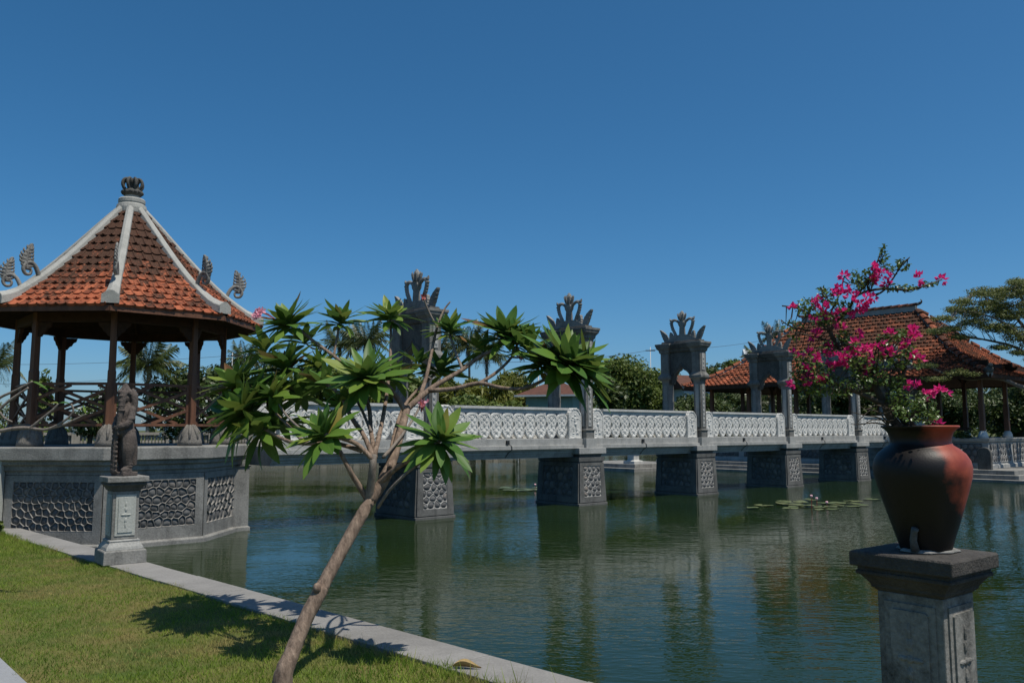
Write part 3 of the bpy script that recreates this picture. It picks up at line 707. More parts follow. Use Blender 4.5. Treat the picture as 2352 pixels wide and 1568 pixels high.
# lattice railings on every side but the one to the bridge
for k in range(8):
    if k in (1,): continue
    a0, a1 = ov(k, RC, 0), ov(k + 1, RC, 0); t_ = (a1 - a0).normalized(); Lr = (a1 - a0).length - .11; o_ = a0 + t_ * .055
    rl = empty('railing'); rl.parent = pav
    mb_ = MB(); z0, z1 = 2.04, 2.74
    for z, hh in ((z1, .045), (z0, .045)): mb_.bar(o_ + Vector((0, 0, z)), o_ + t_ * Lr + Vector((0, 0, z)), .05, hh)
    for x in (.02, Lr - .02): mb_.bar(o_ + t_ * x + Vector((0, 0, z0)), o_ + t_ * x + Vector((0, 0, z1)), .04, .04, t_)
    top = mb_.obj('rail_frame', 'wood', pav)
    bpy.data.objects.remove(rl)
    hgt = z1 - z0 - .045; zb = z0 + .0225; sl = hgt * .74 / Lr
    for sgn in (1, -1):
        for j in range(-3, 6):
            y_ = (j + .27) * hgt / 2
            xs = [0, Lr]; 
            f_ = lambda x: y_ + sgn * sl * x
            xa, xb = 0, Lr
            if sgn > 0: xa = max(xa, (0 - y_) / sl); xb = min(xb, (hgt - y_) / sl)
            else: xa = max(xa, (y_ - hgt) / sl); xb = min(xb, y_ / sl)
            if xb - xa < .12: continue
            off = Vector((0, 0, zb)) + Vector((t_.y, -t_.x, 0)) * (.011 * sgn)
            MB().bar(o_ + t_ * xa + off + Vector((0, 0, f_(xa))), o_ + t_ * xb + off + Vector((0, 0, f_(xb))), .024, .048).obj('lattice_bar', 'wood', top)
# roof
RE, ZE, RT, ZT = 2.50, 4.03, .20, 6.22
def roofpt(t_):                                                 # t 0 eave .. 1 top, slightly swept
    return RE + (RT - RE) * t_, ZE + (ZT - ZE) * (t_ - .10 * math.sin(math.pi * t_) * (1 - t_) ** .5)
prof = [roofpt(i / 12) for i in range(13)]
b = MB(); b.lathe([(r_, z - .045) for r_, z in prof], 8, (0, 0, 0), R(22.5), caps=False); b.lathe([(r_, z - .10) for r_, z in prof], 8, (0, 0, 0), R(22.5), caps=False)
b.obj('roof_boarding', 'wood_dark', pav)
for k in range(8):
    MB().bar(ov(k, RE + .012, ZE - .075), ov(k + 1, RE + .012, ZE - .075), .03, .10).obj('fascia_board', 'wood', pav)
    pts = [Vector((r_ * math.cos(A8[k]), r_ * math.sin(A8[k]), z - .13)) for r_, z in prof]
    MB().tube(pts[:-1], .035, 4).obj('rafter', 'wood_dark', pav)
def tile_mesh(name, w_, L_, th, roll, mat):
    """clay tile: x across, y up the slope (0 = lower edge), z out of the roof"""
    xs = [-.5, -.42, -.30, -.1, .12, .30, .38, .46, .54]; zs = [.012, .004, -.002, -.004, -.002, .006, roll, roll, .008]
    v = []; f = []; n_ = len(xs)
    for (y, dz) in ((0, 0), (L_, -.0)):
        for x, z in zip(xs, zs): v.append((x * w_, y, z + dz + (th if y == 0 else th * .1)))
    for x, z in zip(xs, zs): v.append((x * w_, .004, z - .028))
    for i in range(n_ - 1): f.append((i, i + 1, n_ + i + 1, n_ + i)); f.append((2 * n_ + i, 2 * n_ + i + 1, i + 1, i))
    return np.array(v), f
def tiles(parent, frames, w_, row, mat, budget, part='roof_tile', lap=1.3, th=.02, roll=.026, jit=.006):
    """frames: list of (priority, Matrix). The first `budget` by priority are parts, the rest one joined part"""
    V, F = tile_mesh(part, w_, row * lap, th, roll, mat)
    me = meshdata(part, V, F, mat)
    frames = sorted(frames, key=lambda q: q[0])
    for pr, M in frames[:budget]: place(part, me, parent, M)
    rest = frames[budget:]
    if rest:
        allv = []; allf = []
        for i, (pr, M) in enumerate(rest):
            A = np.array(M); allv.append(V @ A[:3, :3].T + A[:3, 3]); allf += [[i * len(V) + q for q in f] for f in F]
        o = place('roof_tiles', meshdata('roof_tiles', np.concatenate(allv), allf, mat), parent); o['kind'] = 'stuff'
fr_ = []
NR = 15
for k in range(8):                                              # face k between vertices k and k+1, outward angle 45(k+1)
    a = R(45 * (k + 1)); out = Vector((math.cos(a), math.sin(a), 0)); tan = Vector((-math.sin(a), math.cos(a), 0))
    for j in range(NR):
        t0, t1 = j / NR, (j + 1) / NR
        r0, z0 = roofpt(t0); r1, z1 = roofpt(t1); ca = math.cos(R(22.5))
        P0 = out * (r0 * ca) + Vector((0, 0, z0)); P1 = out * (r1 * ca) + Vector((0, 0, z1))
        up = (P1 - P0); row = up.length; up.normalize(); nrm = tan.cross(up)
        if nrm.z < 0: nrm = -nrm
        half = r0 * math.sin(R(22.5)); nt_ = max(1, int(2 * half / .165)); wt = 2 * half / nt_
        nt_e = nt_
        for i in range(nt_e):
            x = (i + .5) * .165 - nt_ * .165 / 2 + (.0825 if (j % 2 and False) else 0) + random.uniform(-.004, .004)
            if abs(x) > half - .02: continue
            s_ = random.uniform(-.012, .012)
            xx = up.cross(nrm); Rm = Matrix((xx, up, nrm)).transposed().to_4x4()
            M = Matrix.Translation(P0 + tan * x + up * random.uniform(-.012, .012) + nrm * (.004 + random.uniform(0, .006)) - up * (.05 if j == 0 else .02)) @ Rm @ Matrix.Rotation(s_, 4, 'Z') @ Matrix.Rotation(R(-3.5) + random.uniform(-.01, .01), 4, 'X')
            pr = {7: 0, 6: 1, 0: 2}.get(k, 5) + j * .001 + (abs(i - nt_ / 2) * .00001)
            fr_.append((pr, M))
tiles(pav, fr_, .172, 3.18 / NR, 'roof_clay', 300)
# cement hip ridges, each with a scrolled leaf ornament
def scroll_ornament(s_=1.):
    """carved leaf on a curved stem; local x = outwards, z = up, origin at its foot"""
    b = MB()
    pts, rd = spline([(0, 0, -.05, .042), (.04, 0, .07, .042), (.10, 0, .17, .04), (.19, 0, .22, .038), (.28, 0, .18, .036), (.315, 0, .08, .034), (.27, 0, .0, .032), (.19, 0, .0, .028), (.165, 0, .07, .024), (.205, 0, .115, .02), (.24, 0, .085, .014)], 5)
    b.tube(pts, rd, 6)
    # plume: a scalloped flame with a curled tip, veins raised on both faces
    cl, cr_ = [], []; n_ = 30
    for i in range(n_ + 1):
        t_ = i / n_; z = .07 + .47 * t_; cx = .235 + .035 * math.sin(t_ * 3.3) - .055 * t_ ** 2.5
        w_ = .078 * math.sin(math.pi * (.20 + .80 * t_) ** .9) ** .8 + .004; sc = 1 + .16 * abs(math.sin(t_ * math.pi * 6.5))
        cl.append((cx - w_ * sc * .85, z + .012 * abs(math.sin(t_ * math.pi * 6.5)))); cr_.append((cx + w_ * sc, z + .012 * abs(math.sin(t_ * math.pi * 6.5))))
    b.extrude(cr_ + cl[::-1], I4, -.018, .018)
    for i in range(6):
        t_ = (i + .6) / 6.5; z = .09 + .42 * t_; cx = .235 + .035 * math.sin(t_ * 3.3) - .055 * t_ ** 2.5; w_ = .125 * math.sin(math.pi * (.20 + .78 * t_) ** .9) ** .8
        for sg in (-1, 1):
            q, r2 = spline([(cx, 0, z, .026), (cx + sg * w_ * .55, 0, z + .012, .027), (cx + sg * w_ * .95, 0, z + .03, .021), (cx + sg * w_ * .98, 0, z + .068, .012), (cx + sg * w_ * .80, 0, z + .07, .007)], 3); b.tube(q, r2, 6)
    q, r2 = spline([(.24, 0, .08, .03), (.265, 0, .24, .032), (.245, 0, .42, .028), (.205, 0, .53, .024), (.17, 0, .555, .018), (.155, 0, .53, .010)], 5); b.tube(q, r2, 6)
    for i in range(3): b.ball((.10 + .03 * i, 0, .185 + .035 * i), .024, (1, .8, 1))
    return b.me('ridge_ornament', 'stone_grey', True)
ORN = scroll_ornament()
for k in range(8):
    a = A8[k]; d = Vector((math.cos(a), math.sin(a), 0)); sd_ = Vector((-math.sin(a), math.cos(a), 0)); hr = MB(); ring = []
    NS = 14
    for i in range(NS + 1):
        t_ = -.015 + (1.0) * i / NS; r_, z = roofpt(max(t_, 0)); 
        if t_ < 0: r_ += .03; z += .0
        flare = 1 + .45 * max(0, (.30 - t_) / .30) ** 1.3
        w_ = .085 * flare * (1 - .25 * t_); h_ = .10 * flare
        lift = .05 * max(0, (.12 - t_) / .12)
        c_ = d * (r_ + .01) + Vector((0, 0, z + lift))
        ring.append([c_ - sd_ * w_ * 1.1 + Vector((0, 0, -.055)), c_ - sd_ * w_ + Vector((0, 0, h_ * .55)), c_ - sd_ * w_ * .25 + Vector((0, 0, h_)), c_ + sd_ * w_ * .25 + Vector((0, 0, h_)), c_ + sd_ * w_ + Vector((0, 0, h_ * .55)), c_ + sd_ * w_ * 1.1 + Vector((0, 0, -.055))])
    v = [q for rr in ring for q in rr]; f = []
    for i in range(NS):
        for j in range(5): f.append((i * 6 + j, i * 6 + j + 1, i * 6 + 7 + j, i * 6 + 6 + j))
    f.append(tuple(range(6))); f.append(tuple(range(NS * 6, NS * 6 + 6)))
    hro = hr.add(v, f).obj('hip_ridge', 'ridge_cement', pav, bevel=.01)
    r_, z = roofpt(.30); o = place('ridge_ornament', ORN, hro); o.location = d * r_ + Vector((0, 0, z + .08)); o.rotation_euler = (0, 0, a); o.scale = (.95, .95, .95)
b = MB(); b.lathe([(.24, 6.10), (.275, 6.15), (.28, 6.24), (.265, 6.31), (.235, 6.33), (.235, 6.335), (.245, 6.36), (.245, 6.42), (.225, 6.445), (.14, 6.45), (.135, 6.51), (.12, 6.515)], 24)
b.obj('roof_collar', 'ridge_cement', pav, bevel=.005)
b = MB(); b.lathe([(.10, 6.50), (.17, 6.52), (.185, 6.56), (.175, 6.61), (.15, 6.63), (.07, 6.64), (.085, 6.70), (.13, 6.78), (.12, 6.84), (.05, 6.86)], 16)
for i in range(8):
    a = i / 8 * 2 * math.pi; cs, sn = math.cos(a), math.sin(a)
    pts, rd = spline([(.13 * cs, .13 * sn, 6.62, .028), (.185 * cs, .185 * sn, 6.70, .03), (.18 * cs, .18 * sn, 6.79, .03), (.12 * cs, .12 * sn, 6.845, .026), (.04 * cs, .04 * sn, 6.83, .02)], 4); b.tube(pts, rd, 7)
    a += R(22.5); 
for i in range(14):
    a = i / 14 * 2 * math.pi; b.ball((.18 * math.cos(a), .18 * math.sin(a), 6.57), .03, (1, 1, 1.3), 6, 4)
b.obj('finial', 'stone_dark', pav, True)

# ================================================================ PEDESTALS, STATUE, JAR
def pedestal(loc, label, half_dark=False):
    p = empty('pedestal', loc, ROT + math.atan(-KA) * -1 * -1, label, 'pedestal', 'stone pedestals along the kerb')
    MB().prof([(0, .245, .245), (.155, .24, .24), (.165, .225, .225)]).obj('base_block', 'stone_grey', p, bevel=.008)
    MB().prof([(.165, .215, .215), (.20, .205, .205), (.255, .168, .168), (.27, .175, .175), (.285, .165, .165)]).obj('plinth', 'stone_cap', p, bevel=.005)
    sh = MB().prof([(.285, .150, .150), (.86, .150, .150)]).obj('shaft', 'stone_mildew_shade' if half_dark else 'stone_grey', p, bevel=.006)
    for k in range(4):                                          # framed panel with a four-petalled flower in relief
        M = Matrix.Rotation(R(90 * k), 4, 'Z'); b = MB()
        b.extrude([(-.115, .33), (.115, .33), (.115, .82), (-.115, .82)], M @ Matrix.Translation((0, -.150, 0)), -.008, .004)
        b.extrude([(-.085, .38), (-.075, .37), (.075, .37), (.085, .38), (.085, .78), (.075, .79), (-.075, .79), (-.085, .78)], M @ Matrix.Translation((0, -.158, 0)), -.009, .002)
        for (x, z, sx, sz) in ((0, .58, .018, .018), (.032, .58, .03, .012), (-.032, .58, .03, .012), (0, .645, .018, .032), (0, .515, .018, .032), (0, .70, .010, .04), (0, .46, .010, .04)):
            b.ball(M @ Vector((x, -.165, z)), 1, (sx if k % 2 == 0 else .013, .013 if k % 2 == 0 else sx, sz), 8, 6)
        b.obj('relief_panel', 'stone_mildew_shade' if half_dark else 'pale_cement', sh, bevel=.003)
    MB().prof([(.86, .152, .152), (.872, .160, .160), (.874, .168, .168), (.89, .172, .172), (.925, .198, .198), (.932, .206, .206), (.934, .216, .216), (.950, .218, .218), (.952, .210, .210), (.972, .210, .210)]).obj('capital', 'slab_mossy' if half_dark else 'stone_dark', p, bevel=.005)
    MB().prof([(.972, .236, .236), (1.03, .236, .236), (1.04, .23, .23)]).obj('cap_slab', 'slab_mossy' if half_dark else 'stone_grey', p, bevel=.006)
    return p
PS = UN(kerb_u(-10.93) - .225, -10.93, .35); pedestal(PS, 'weathered grey stone pedestal carrying the guardian statue at the kerb')
PJ = UN(kerb_u(-1.66) - .13, -1.66, .35); pedestal(PJ, 'shaded grey stone pedestal under the big clay jar, cut off at the bottom', True)

# guardian statue: standing figure with a club, long carved sash
def statue():
    s_ = empty('guardian_statue', (PS.x, PS.y, 1.39), R(-24), 'dark carved stone guardian figure holding a club on the pedestal', 'statue')
    b = MB()
    def limb(pts, n_=4, seg=10):
        q, r_ = spline(pts, n_); b.tube(q, r_, seg)
    b.box(-.13, .15, -.13, .12, 0, .05)
    # legs: right leg (viewer's right) stocky and bare, left behind the sash
    limb([(.085, -.01, .04, .065), (.085, -.01, .12, .058), (.095, -.03, .22, .075), (.105, -.03, .33, .098), (.08, -.01, .45, .105), (.03, 0, .54, .10)])
    limb([(-.075, .01, .04, .06), (-.075, .01, .14, .055), (-.08, -.01, .26, .075), (-.07, 0, .40, .09), (-.03, 0, .52, .095)])
    b.ball((.10, -.055, .075), .055, (1, 1.6, .7)); b.ball((-.075, -.05, .07), .05, (1, 1.5, .7))
    for z in (.10, .13): b.lathe([(.06, z), (.072, z + .012), (.06, z + .025)], 12, (.085, -.01, 0))
    # torso
    limb([(0, 0, .50, .115), (0, -.015, .58, .125), (-.01, -.01, .68, .11), (-.01, 0, .77, .125), (-.01, .005, .84, .09), (-.015, -.01, .89, .05)])
    b.ball((0, -.075, .60), .085, (1, .8, .9))                  # belly
    # carved belt, hem folds
    b.lathe([(.13, .515), (.145, .53), (.145, .555), (.13, .57)], 16, (0, -.01, 0))
    # long sash hanging to the feet, with scalloped edges
    limb([(-.035, -.13, .56, .03), (-.04, -.145, .40, .034), (-.05, -.14, .22, .036), (-.055, -.13, .04, .034)])
    limb([(-.10, -.10, .56, .028), (-.115, -.12, .40, .03), (-.12, -.12, .22, .032), (-.125, -.115, .04, .03)])
    for i in range(9):
        z = .06 + i * .058; b.ball((-.005 - .002 * i * 0, -.15, z), .022, (1, .8, 1)); b.ball((-.085, -.155, z + .02), .026, (1, .8, .9)); b.ball((-.14, -.10, z), .014, (1, 1, 1))
    # cloth over the thigh
    for i in range(5): b.ball((.04 + .028 * i, -.09 + .012 * i, .52 - .022 * i), .034, (1, .9, 1.2))
    limb([(.03, .05, .55, .07), (.05, .10, .35, .06), (.04, .12, .12, .05)])
    # arms
    limb([(-.115, -.01, .80, .055), (-.155, -.03, .70, .052), (-.145, -.09, .61, .046), (-.06, -.145, .575, .042)])
    limb([(.105, 0, .80, .055), (.145, -.04, .69, .052), (.12, -.11, .62, .046), (.035, -.15, .60, .042)])
    b.ball((-.12, 0, .80), .055); b.ball((.115, 0, .80), .055)
    for (x, y, z) in ((-.155, -.03, .71), (.145, -.04, .70)): b.lathe([(.05, z - .02), (.066, z), (.05, z + .02)], 12, (x, y, 0))
    for i in range(4): b.ball((.0 + .018 * (i - 1.5), -.175, .60 - .02 * (i % 2)), .02, (1, 1, 1.1))
    # club held upright in front of the shoulder
    limb([(.02, -.15, .50, .028), (.025, -.155, .62, .034), (.04, -.15, .78, .043), (.05, -.135, .92, .052), (.055, -.12, 1.02, .05), (.055, -.12, 1.06, .02)])
    for z in (.80, .86, .92, .98): b.lathe([(.035, z - .012), (.058, z), (.035, z + .012)], 10, (.047, -.14, 0))
    # head turned to the left, with bulging eyes, nose, tusks, crown and hair mass
    b.ball((-.045, -.03, .965), .088, (1, 1, 1.08), 14, 10)
    b.ball((-.12, -.06, .955), .03, (1.2, .8, 1)); b.ball((-.105, -.085, .985), .02); b.ball((-.115, -.03, .985), .02)
    b.ball((-.105, -.06, .915), .036, (1.1, 1, .7)); b.ball((-.10, -.05, .895), .025, (1, 1, .8))
    b.ball((-.02, -.11, .955), .026, (.7, .6, 1.4))             # ear
    b.lathe([(.085, 1.0), (.10, 1.015), (.095, 1.035), (.07, 1.05), (.075, 1.07), (.05, 1.10), (.03, 1.13), (.0, 1.145)], 12, (-.04, -.02, 0), caps=False)
    for i in range(8):
        a = i / 8 * 2 * math.pi; b.ball((-.04 + .09 * math.cos(a), -.02 + .09 * math.sin(a), 1.03), .022, (1, 1, 1.6))
    limb([(.03, .03, 1.06, .04), (.06, .06, .98, .06), (.06, .07, .86, .055), (.04, .07, .74, .04)])
    limb([(-.10, .05, .72, .03), (-.11, .09, .50, .04), (-.10, .10, .25, .045), (-.10, .10, .03, .05)])
    for q in b.v: q.x *= .76; q.y *= .86
    o = b.obj('figure', 'statue_stone', s_)
    rm = o.modifiers.new('remesh', 'REMESH'); rm.mode = 'VOXEL'; rm.voxel_size = .0085; rm.use_smooth_shade = True
    tx = bpy.data.textures.new('carving', 'CLOUDS'); tx.noise_scale = .02
    dp = o.modifiers.new('carve', 'DISPLACE'); dp.texture = tx; dp.strength = .008; dp.mid_level = .5
statue()

# clay jar
JX, JY, JZ = PJ.x + .02, PJ.y + .01, 1.39
jar = empty('clay_jar', (JX, JY, JZ), R(-26), 'big smoke-blackened red clay jar, left side painted in shade, on the near pedestal', 'jar')
pf = [(.105, 0), (.112, .015), (.125, .06), (.148, .13), (.172, .21), (.196, .29), (.210, .345), (.214, .385), (.207, .42), (.188, .452), (.160, .476), (.138, .490), (.132, .505), (.134, .525), (.142, .548), (.156, .565), (.168, .572), (.170, .578), (.166, .582), (.150, .575), (.130, .55), (.122, .50), (.15, .46)]
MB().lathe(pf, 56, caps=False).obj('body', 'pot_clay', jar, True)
MB().lathe([(.0, .50), (.06, .512), (.121, .505)], 24, caps=False).obj('soil', 'lawn_soil', jar, True)
b = MB(); n_ = 40
b.lathe([(.118, .001), (.130, .004), (.124, .010), (.110, .016), (.10, .016)], n_)
for i, q in enumerate(b.v):
    a = math.atan2(q.y, q.x); s_ = 1 + .10 * math.sin(3 * a + 1) + .06 * math.sin(7 * a); b.v[i] = Vector((q.x * s_, q.y * s_, q.z))
b.obj('cement_bed', 'stone_grey', jar, True)
MB().tube([(-.045, -.125, .015), (-.05, -.14, .06), (-.045, -.15, .10), (-.04, -.158, .115)], [.02, .016, .015, .017], 10).obj('drain_spout', 'stone_dark', jar, True)

# ================================================================ PLANTS IN FRONT
def leaf_mesh(name, L_, W_, bend, fold, mat, seg=7):
    v = []; f = []
    for i in range(seg + 1):
        t_ = i / seg; wd = W_ / 2 * (math.sin(math.pi * (t_ ** .82)) ** .75) if 0 < t_ < 1 else .0025
        if t_ < .12: wd = max(.004, wd * .35)
        y = L_ * (t_ - .10 * bend * t_ * t_); z = -bend * L_ * .5 * t_ * t_ + .04 * L_ * math.sin(t_ * 6) * (1 - bend)
        for sg in (-1, -.5, 0, .5, 1): v.append((sg * wd, y, z + abs(sg) * wd * fold - (.15 * wd if abs(sg) == 1 else 0)))
    for i in range(seg):
        for j in range(4): a = i * 5 + j; f.append((a, a + 1, a + 6, a + 5))
    return meshdata(name, v, f, mat, True)
FL = [leaf_mesh('leaf', 1, .28, .45, .26, 'frangipani_leaf'), leaf_mesh('leaf', 1, .27, .62, .2, 'frangipani_leaf'), leaf_mesh('leaf', 1, .28, .2, .34, 'frangipani_leaf'), leaf_mesh('leaf', 1, .26, .9, .16, 'frangipani_leaf')]
def orient(d, up):
    y = d.normalized(); x = y.cross(up)
    if x.length < 1e-4: x = y.cross(Vector((1, 0, 0)))
    x.normalize(); z = x.cross(y); return Matrix((x, y, z)).transposed().to_4x4()
def rosette(c, axis, L_, n_, out, rg, spread=(12, 94), gap=None):
    axis = axis.normalized(); t1 = axis.cross(Vector((.3, .2, 1))).normalized(); t2 = axis.cross(t1)
    for i in range(n_):
        t_ = (i + .5) / n_; th = R(spread[0] + (spread[1] - spread[0]) * t_ ** .72 + rg.uniform(-11, 11)); ph = i * 2.39996 + rg.uniform(-.3, .3)
        d = axis * math.cos(th) + (t1 * math.cos(ph) + t2 * math.sin(ph)) * math.sin(th)
        d += Vector((0, 0, -.03 * t_)); d.normalize()
        ln = L_ * (.42 + .62 * math.sin(math.pi * min(1, .10 + t_ * .72))) * rg.uniform(.85, 1.12)
        up = (axis - d * axis.dot(d)) + Vector((rg.uniform(-.25, .25), rg.uniform(-.25, .25), .25))
        base = c - axis * (.05 * t_ + .01) + d * .012
        v_ = (2 if t_ < .3 else 0 if t_ < .6 else (1 if rg.random() < .65 else 3))
        M = Matrix.Translation(base) @ orient(d, up) @ Matrix.Rotation(rg.uniform(-.25, .25), 4, 'Y') @ Matrix.Rotation(rg.uniform(-.12, .12), 4, 'Z') @ Matrix.Diagonal((ln * rg.uniform(.8, 1.2), ln, ln * rg.uniform(.6, 1.3), 1))
        out.append((ln, v_, M))
def tree_leaves(parent, L, budget=300):
    L.sort(key=lambda q: -q[0])
    for ln, v_, M in L[:budget]: place('leaf', FL[v_], parent, M)
    rest = L[budget:]
    if rest:
        vv = []; ff = []
        for ln, v_, M in rest:
            me = FL[v_]; b0 = len(vv); vv += [M @ q.co for q in me.vertices]; ff += [[b0 + i for i in pl.vertices] for pl in me.polygons]
        tag(place('leaves', meshdata('leaves', vv, ff, 'frangipani_leaf', True), parent), kind='stuff')
def pink_flower(parent, c, r_, rg, n_=6, mat='petal_pink', stalk_to=None):
    b = MB()
    for j in range(n_):
        cc = c + Vector((rg.uniform(-r_, r_), rg.uniform(-r_, r_) * .7, rg.uniform(-r_, r_)))
        ax = Vector((rg.uniform(-1, 1), rg.uniform(-1.2, 0), rg.uniform(-.2, 1))).normalized(); t1 = ax.cross(Vector((.1, .3, 1))).normalized(); t2 = ax.cross(t1)
        for k in range(5):
            a = k * 2 * math.pi / 5; d = (t1 * math.cos(a) + t2 * math.sin(a)) * .8 + ax * .45; d.normalize(); s_ = d.cross(ax).normalized(); L_ = rg.uniform(.035, .045)
            b.add([cc, cc + d * L_ * .55 + s_ * L_ * .28, cc + d * L_, cc + d * L_ * .55 - s_ * L_ * .28], [(0, 1, 2, 3)])
    tag(b.obj('flower_cluster', mat, parent), kind='stuff')
    st = MB()
    for j in range(9):
        q = c + Vector((rg.uniform(-r_, r_), rg.uniform(-r_, r_) * .6, rg.uniform(-r_, r_))); a = stalk_to if stalk_to else c - Vector((0, 0, r_ * 1.5))
        st.tube([a, (a + q) / 2 + Vector((0, 0, .01)), q], [.004, .003, .002], 5)
    tag(st.obj('flower_stalk', 'flower_stalk', parent), kind='stuff')

def frangipani():
    rg = random.Random(11)
    base = at(645, 1566, 5.47); base.z = .30
    tr = empty('frangipani_tree', base, 0, 'leaning frangipani tree with leaf rosettes growing from the lawn by the kerb', 'tree')
    ib = -base
    def ln_(y): return .72 * max(0, min(1, (1060 - y) / 330))     # the crown leans out over the pond
    def P(x, y, Y, r_): q = at(x, y, Y + ln_(y)) + ib; return (q.x, q.y, q.z, r_)
    def br(name, pts, seg=9, n_=5, mat='bark', jit=.05):
        q, r_ = spline(pts, n_); r_ = [x * (1 if name == 'trunk' else .84) for x in r_]; MB().tube(q, r_, seg, jit).obj(name, mat, tr, True)
    b0 = (0, 0, -.06, .078)
    br('trunk', [b0, P(652, 1545, 5.47, 0.0599), P(672, 1495, 5.53, 0.0508), P(700, 1425, 5.62, 0.0488), P(733, 1362, 5.70, 0.0508), P(745, 1338, 5.74, 0.0450), P(790, 1255, 5.86, 0.0429), P(832, 1180, 5.97, 0.0443), P(856, 1140, 6.03, 0.0358)], 16, 8, 'bark', .045)
    k_ = at(728, 1350, 5.66) + ib; MB().ball(k_, .036, (.8, .8, 1)).obj('knot', 'bark', tr, True)
    F1 = P(850, 1150, 6.02, .05)
    br('branch', [F1, P(885, 1095, 6.08, .05), P(908, 1035, 6.15, .042), P(925, 975, 6.2, .036), P(936, 935, 6.25, .033)], 11)
    br('branch', [P(934, 940, 6.24, .032), P(965, 912, 6.25, .029), P(1000, 885, 6.28, .025), P(1060, 850, 6.32, .021), P(1100, 820, 6.36, .019), P(1140, 800, 6.38, .017), P(1160, 775, 6.4, .016)])
    br('branch', [P(985, 897, 6.26, .024), P(1040, 893, 6.22, .021), P(1100, 880, 6.2, .02), P(1150, 890, 6.16, .018), P(1200, 892, 6.12, .017), P(1250, 872, 6.08, .016), P(1300, 840, 6.05, .015)])
    br('branch', [P(1100, 880, 6.2, .018), P(1140, 855, 6.26, .015), P(1175, 820, 6.33, .013), P(1190, 785, 6.38, .012)])
    br('branch', [P(1205, 892, 6.12, .015), P(1225, 870, 6.15, .012), P(1240, 835, 6.18, .011)])
    br('branch', [P(932, 945, 6.24, .028), P(908, 908, 6.16, .025), P(885, 882, 6.08, .02), P(850, 868, 6.0, .016)])
    br('branch', [P(962, 914, 6.25, .022), P(978, 870, 6.3, .018), P(990, 815, 6.34, .016), P(1003, 755, 6.38, .014), P(1018, 715, 6.4, .010), P(1034, 693, 6.42, .007)])
    br('branch', [P(1003, 750, 6.38, .012), P(985, 715, 6.36, .009), P(972, 683, 6.34, .006)], 7, 4, 'bark_grey')
    br('branch', [P(1062, 848, 6.32, .016), P(1047, 810, 6.35, .013), P(1033, 768, 6.38, .012)], 8, 5, 'bark_grey')
    # left half of the fork
    br('branch', [P(846, 1152, 6.02, .04), P(852, 1110, 5.98, .034), P(856, 1070, 5.95, .032), P(858, 1045, 5.94, .03)], 10, 5, 'bark_grey')
    br('branch', [P(857, 1055, 5.94, .024), P(820, 1020, 5.9, .02), P(780, 1005, 5.86, .018), P(745, 998, 5.82, .016)])
    br('branch', [P(857, 1050, 5.94, .024), P(836, 1000, 6.0, .02), P(806, 955, 6.1, .018), P(780, 905, 6.2, .016), P(745, 880, 6.3, .014)])
    br('branch', [P(860, 1045, 5.95, .024), P(874, 985, 6.1, .02), P(886, 920, 6.3, .018), P(895, 840, 6.45, .016), P(898, 770, 6.5, .014), P(896, 738, 6.5, .013)], 8, 5)
    br('branch', [P(862, 1050, 5.95, .022), P(852, 990, 6.15, .02), P(846, 930, 6.3, .02), P(815, 860, 6.45, .019), P(767, 818, 6.5, .018), P(722, 785, 6.5, .017), P(686, 755, 6.5, .016)], 9, 5)
    br('branch', [P(767, 818, 6.5, .014), P(772, 785, 6.52, .012), P(780, 745, 6.53, .011)], 7)
    br('branch', [P(845, 1148, 6.02, .03), P(812, 1095, 5.95, .022), P(796, 1066, 5.92, .02), P(778, 1032, 5.9, .018), P(755, 1006, 5.86, .016)], 9)
    br('branch', [P(830, 1035, 5.93, .02), P(770, 1018, 6.0, .019), P(700, 1018, 6.15, .018), P(655, 1010, 6.3, .017), P(590, 972, 6.5, .016), P(565, 945, 6.6, .015)], 8)
    br('branch', [P(700, 1018, 6.15, .015), P(660, 975, 6.35, .014), P(620, 935, 6.5, .013), P(600, 900, 6.6, .012), P(545, 880, 6.7, .012)], 8)
    br('branch', [P(780, 905, 6.2, .014), P(735, 870, 6.35, .013), P(700, 850, 6.5, .013), P(660, 845, 6.55, .012)], 7)
    br('branch', [P(852, 990, 6.1, .015), P(820, 920, 6.35, .013), P(780, 880, 6.5, .012), P(735, 840, 6.6, .011)], 7, 4, 'bark_grey')
    br('branch', [P(870, 1112, 6.05, .03), P(905, 1078, 5.98, .024), P(950, 1050, 5.88, .021), P(990, 1030, 5.8, .019), P(1010, 1010, 5.78, .017)], 9)
    br('branch', [P(868, 1165, 6.0, .014), P(895, 1125, 5.9, .013), P(935, 1085, 5.86, .012), P(975, 1055, 5.82, .012), P(1000, 1030, 5.79, .011)], 8, 5, 'bark_grey')
    br('branch', [P(880, 1050, 6.0, .016), P(915, 1010, 6.1, .014), P(950, 960, 6.2, .012), P(968, 925, 6.25, .010)], 7, 4, 'bark_grey')
    br('branch', [P(895, 1075, 6.05, .022), P(905, 1000, 6.3, .018), P(930, 930, 6.5, .016), P(975, 880, 6.65, .014), P(1010, 850, 6.7, .013)], 8)
    L = []
    def ros(x, y, Y, r_, ax, n_, sp=(20, 86)):
        Y += ln_(y); rosette(at(x, y, Y) + ib, Vector(ax), r_ * 1.2 * mpx(Y), int(n_ * 2.5), L, rg, sp)
    ros(662, 742, 6.5, 78, (-.35, -.2, .9), 17); ros(783, 735, 6.53, 58, (.02, -.1, 1), 11); ros(896, 725, 6.5, 62, (-.05, -.2, 1), 13)
    ros(1033, 757, 6.38, 60, (-.05, -.15, 1), 13); ros(1162, 768, 6.4, 84, (.05, -.3, .9), 17); ros(1192, 780, 6.42, 58, (.3, .2, .9), 10)
    ros(1300, 838, 6.03, 108, (.5, -.35, .75), 22); ros(1262, 835, 6.1, 75, (.1, -.3, .9), 10)
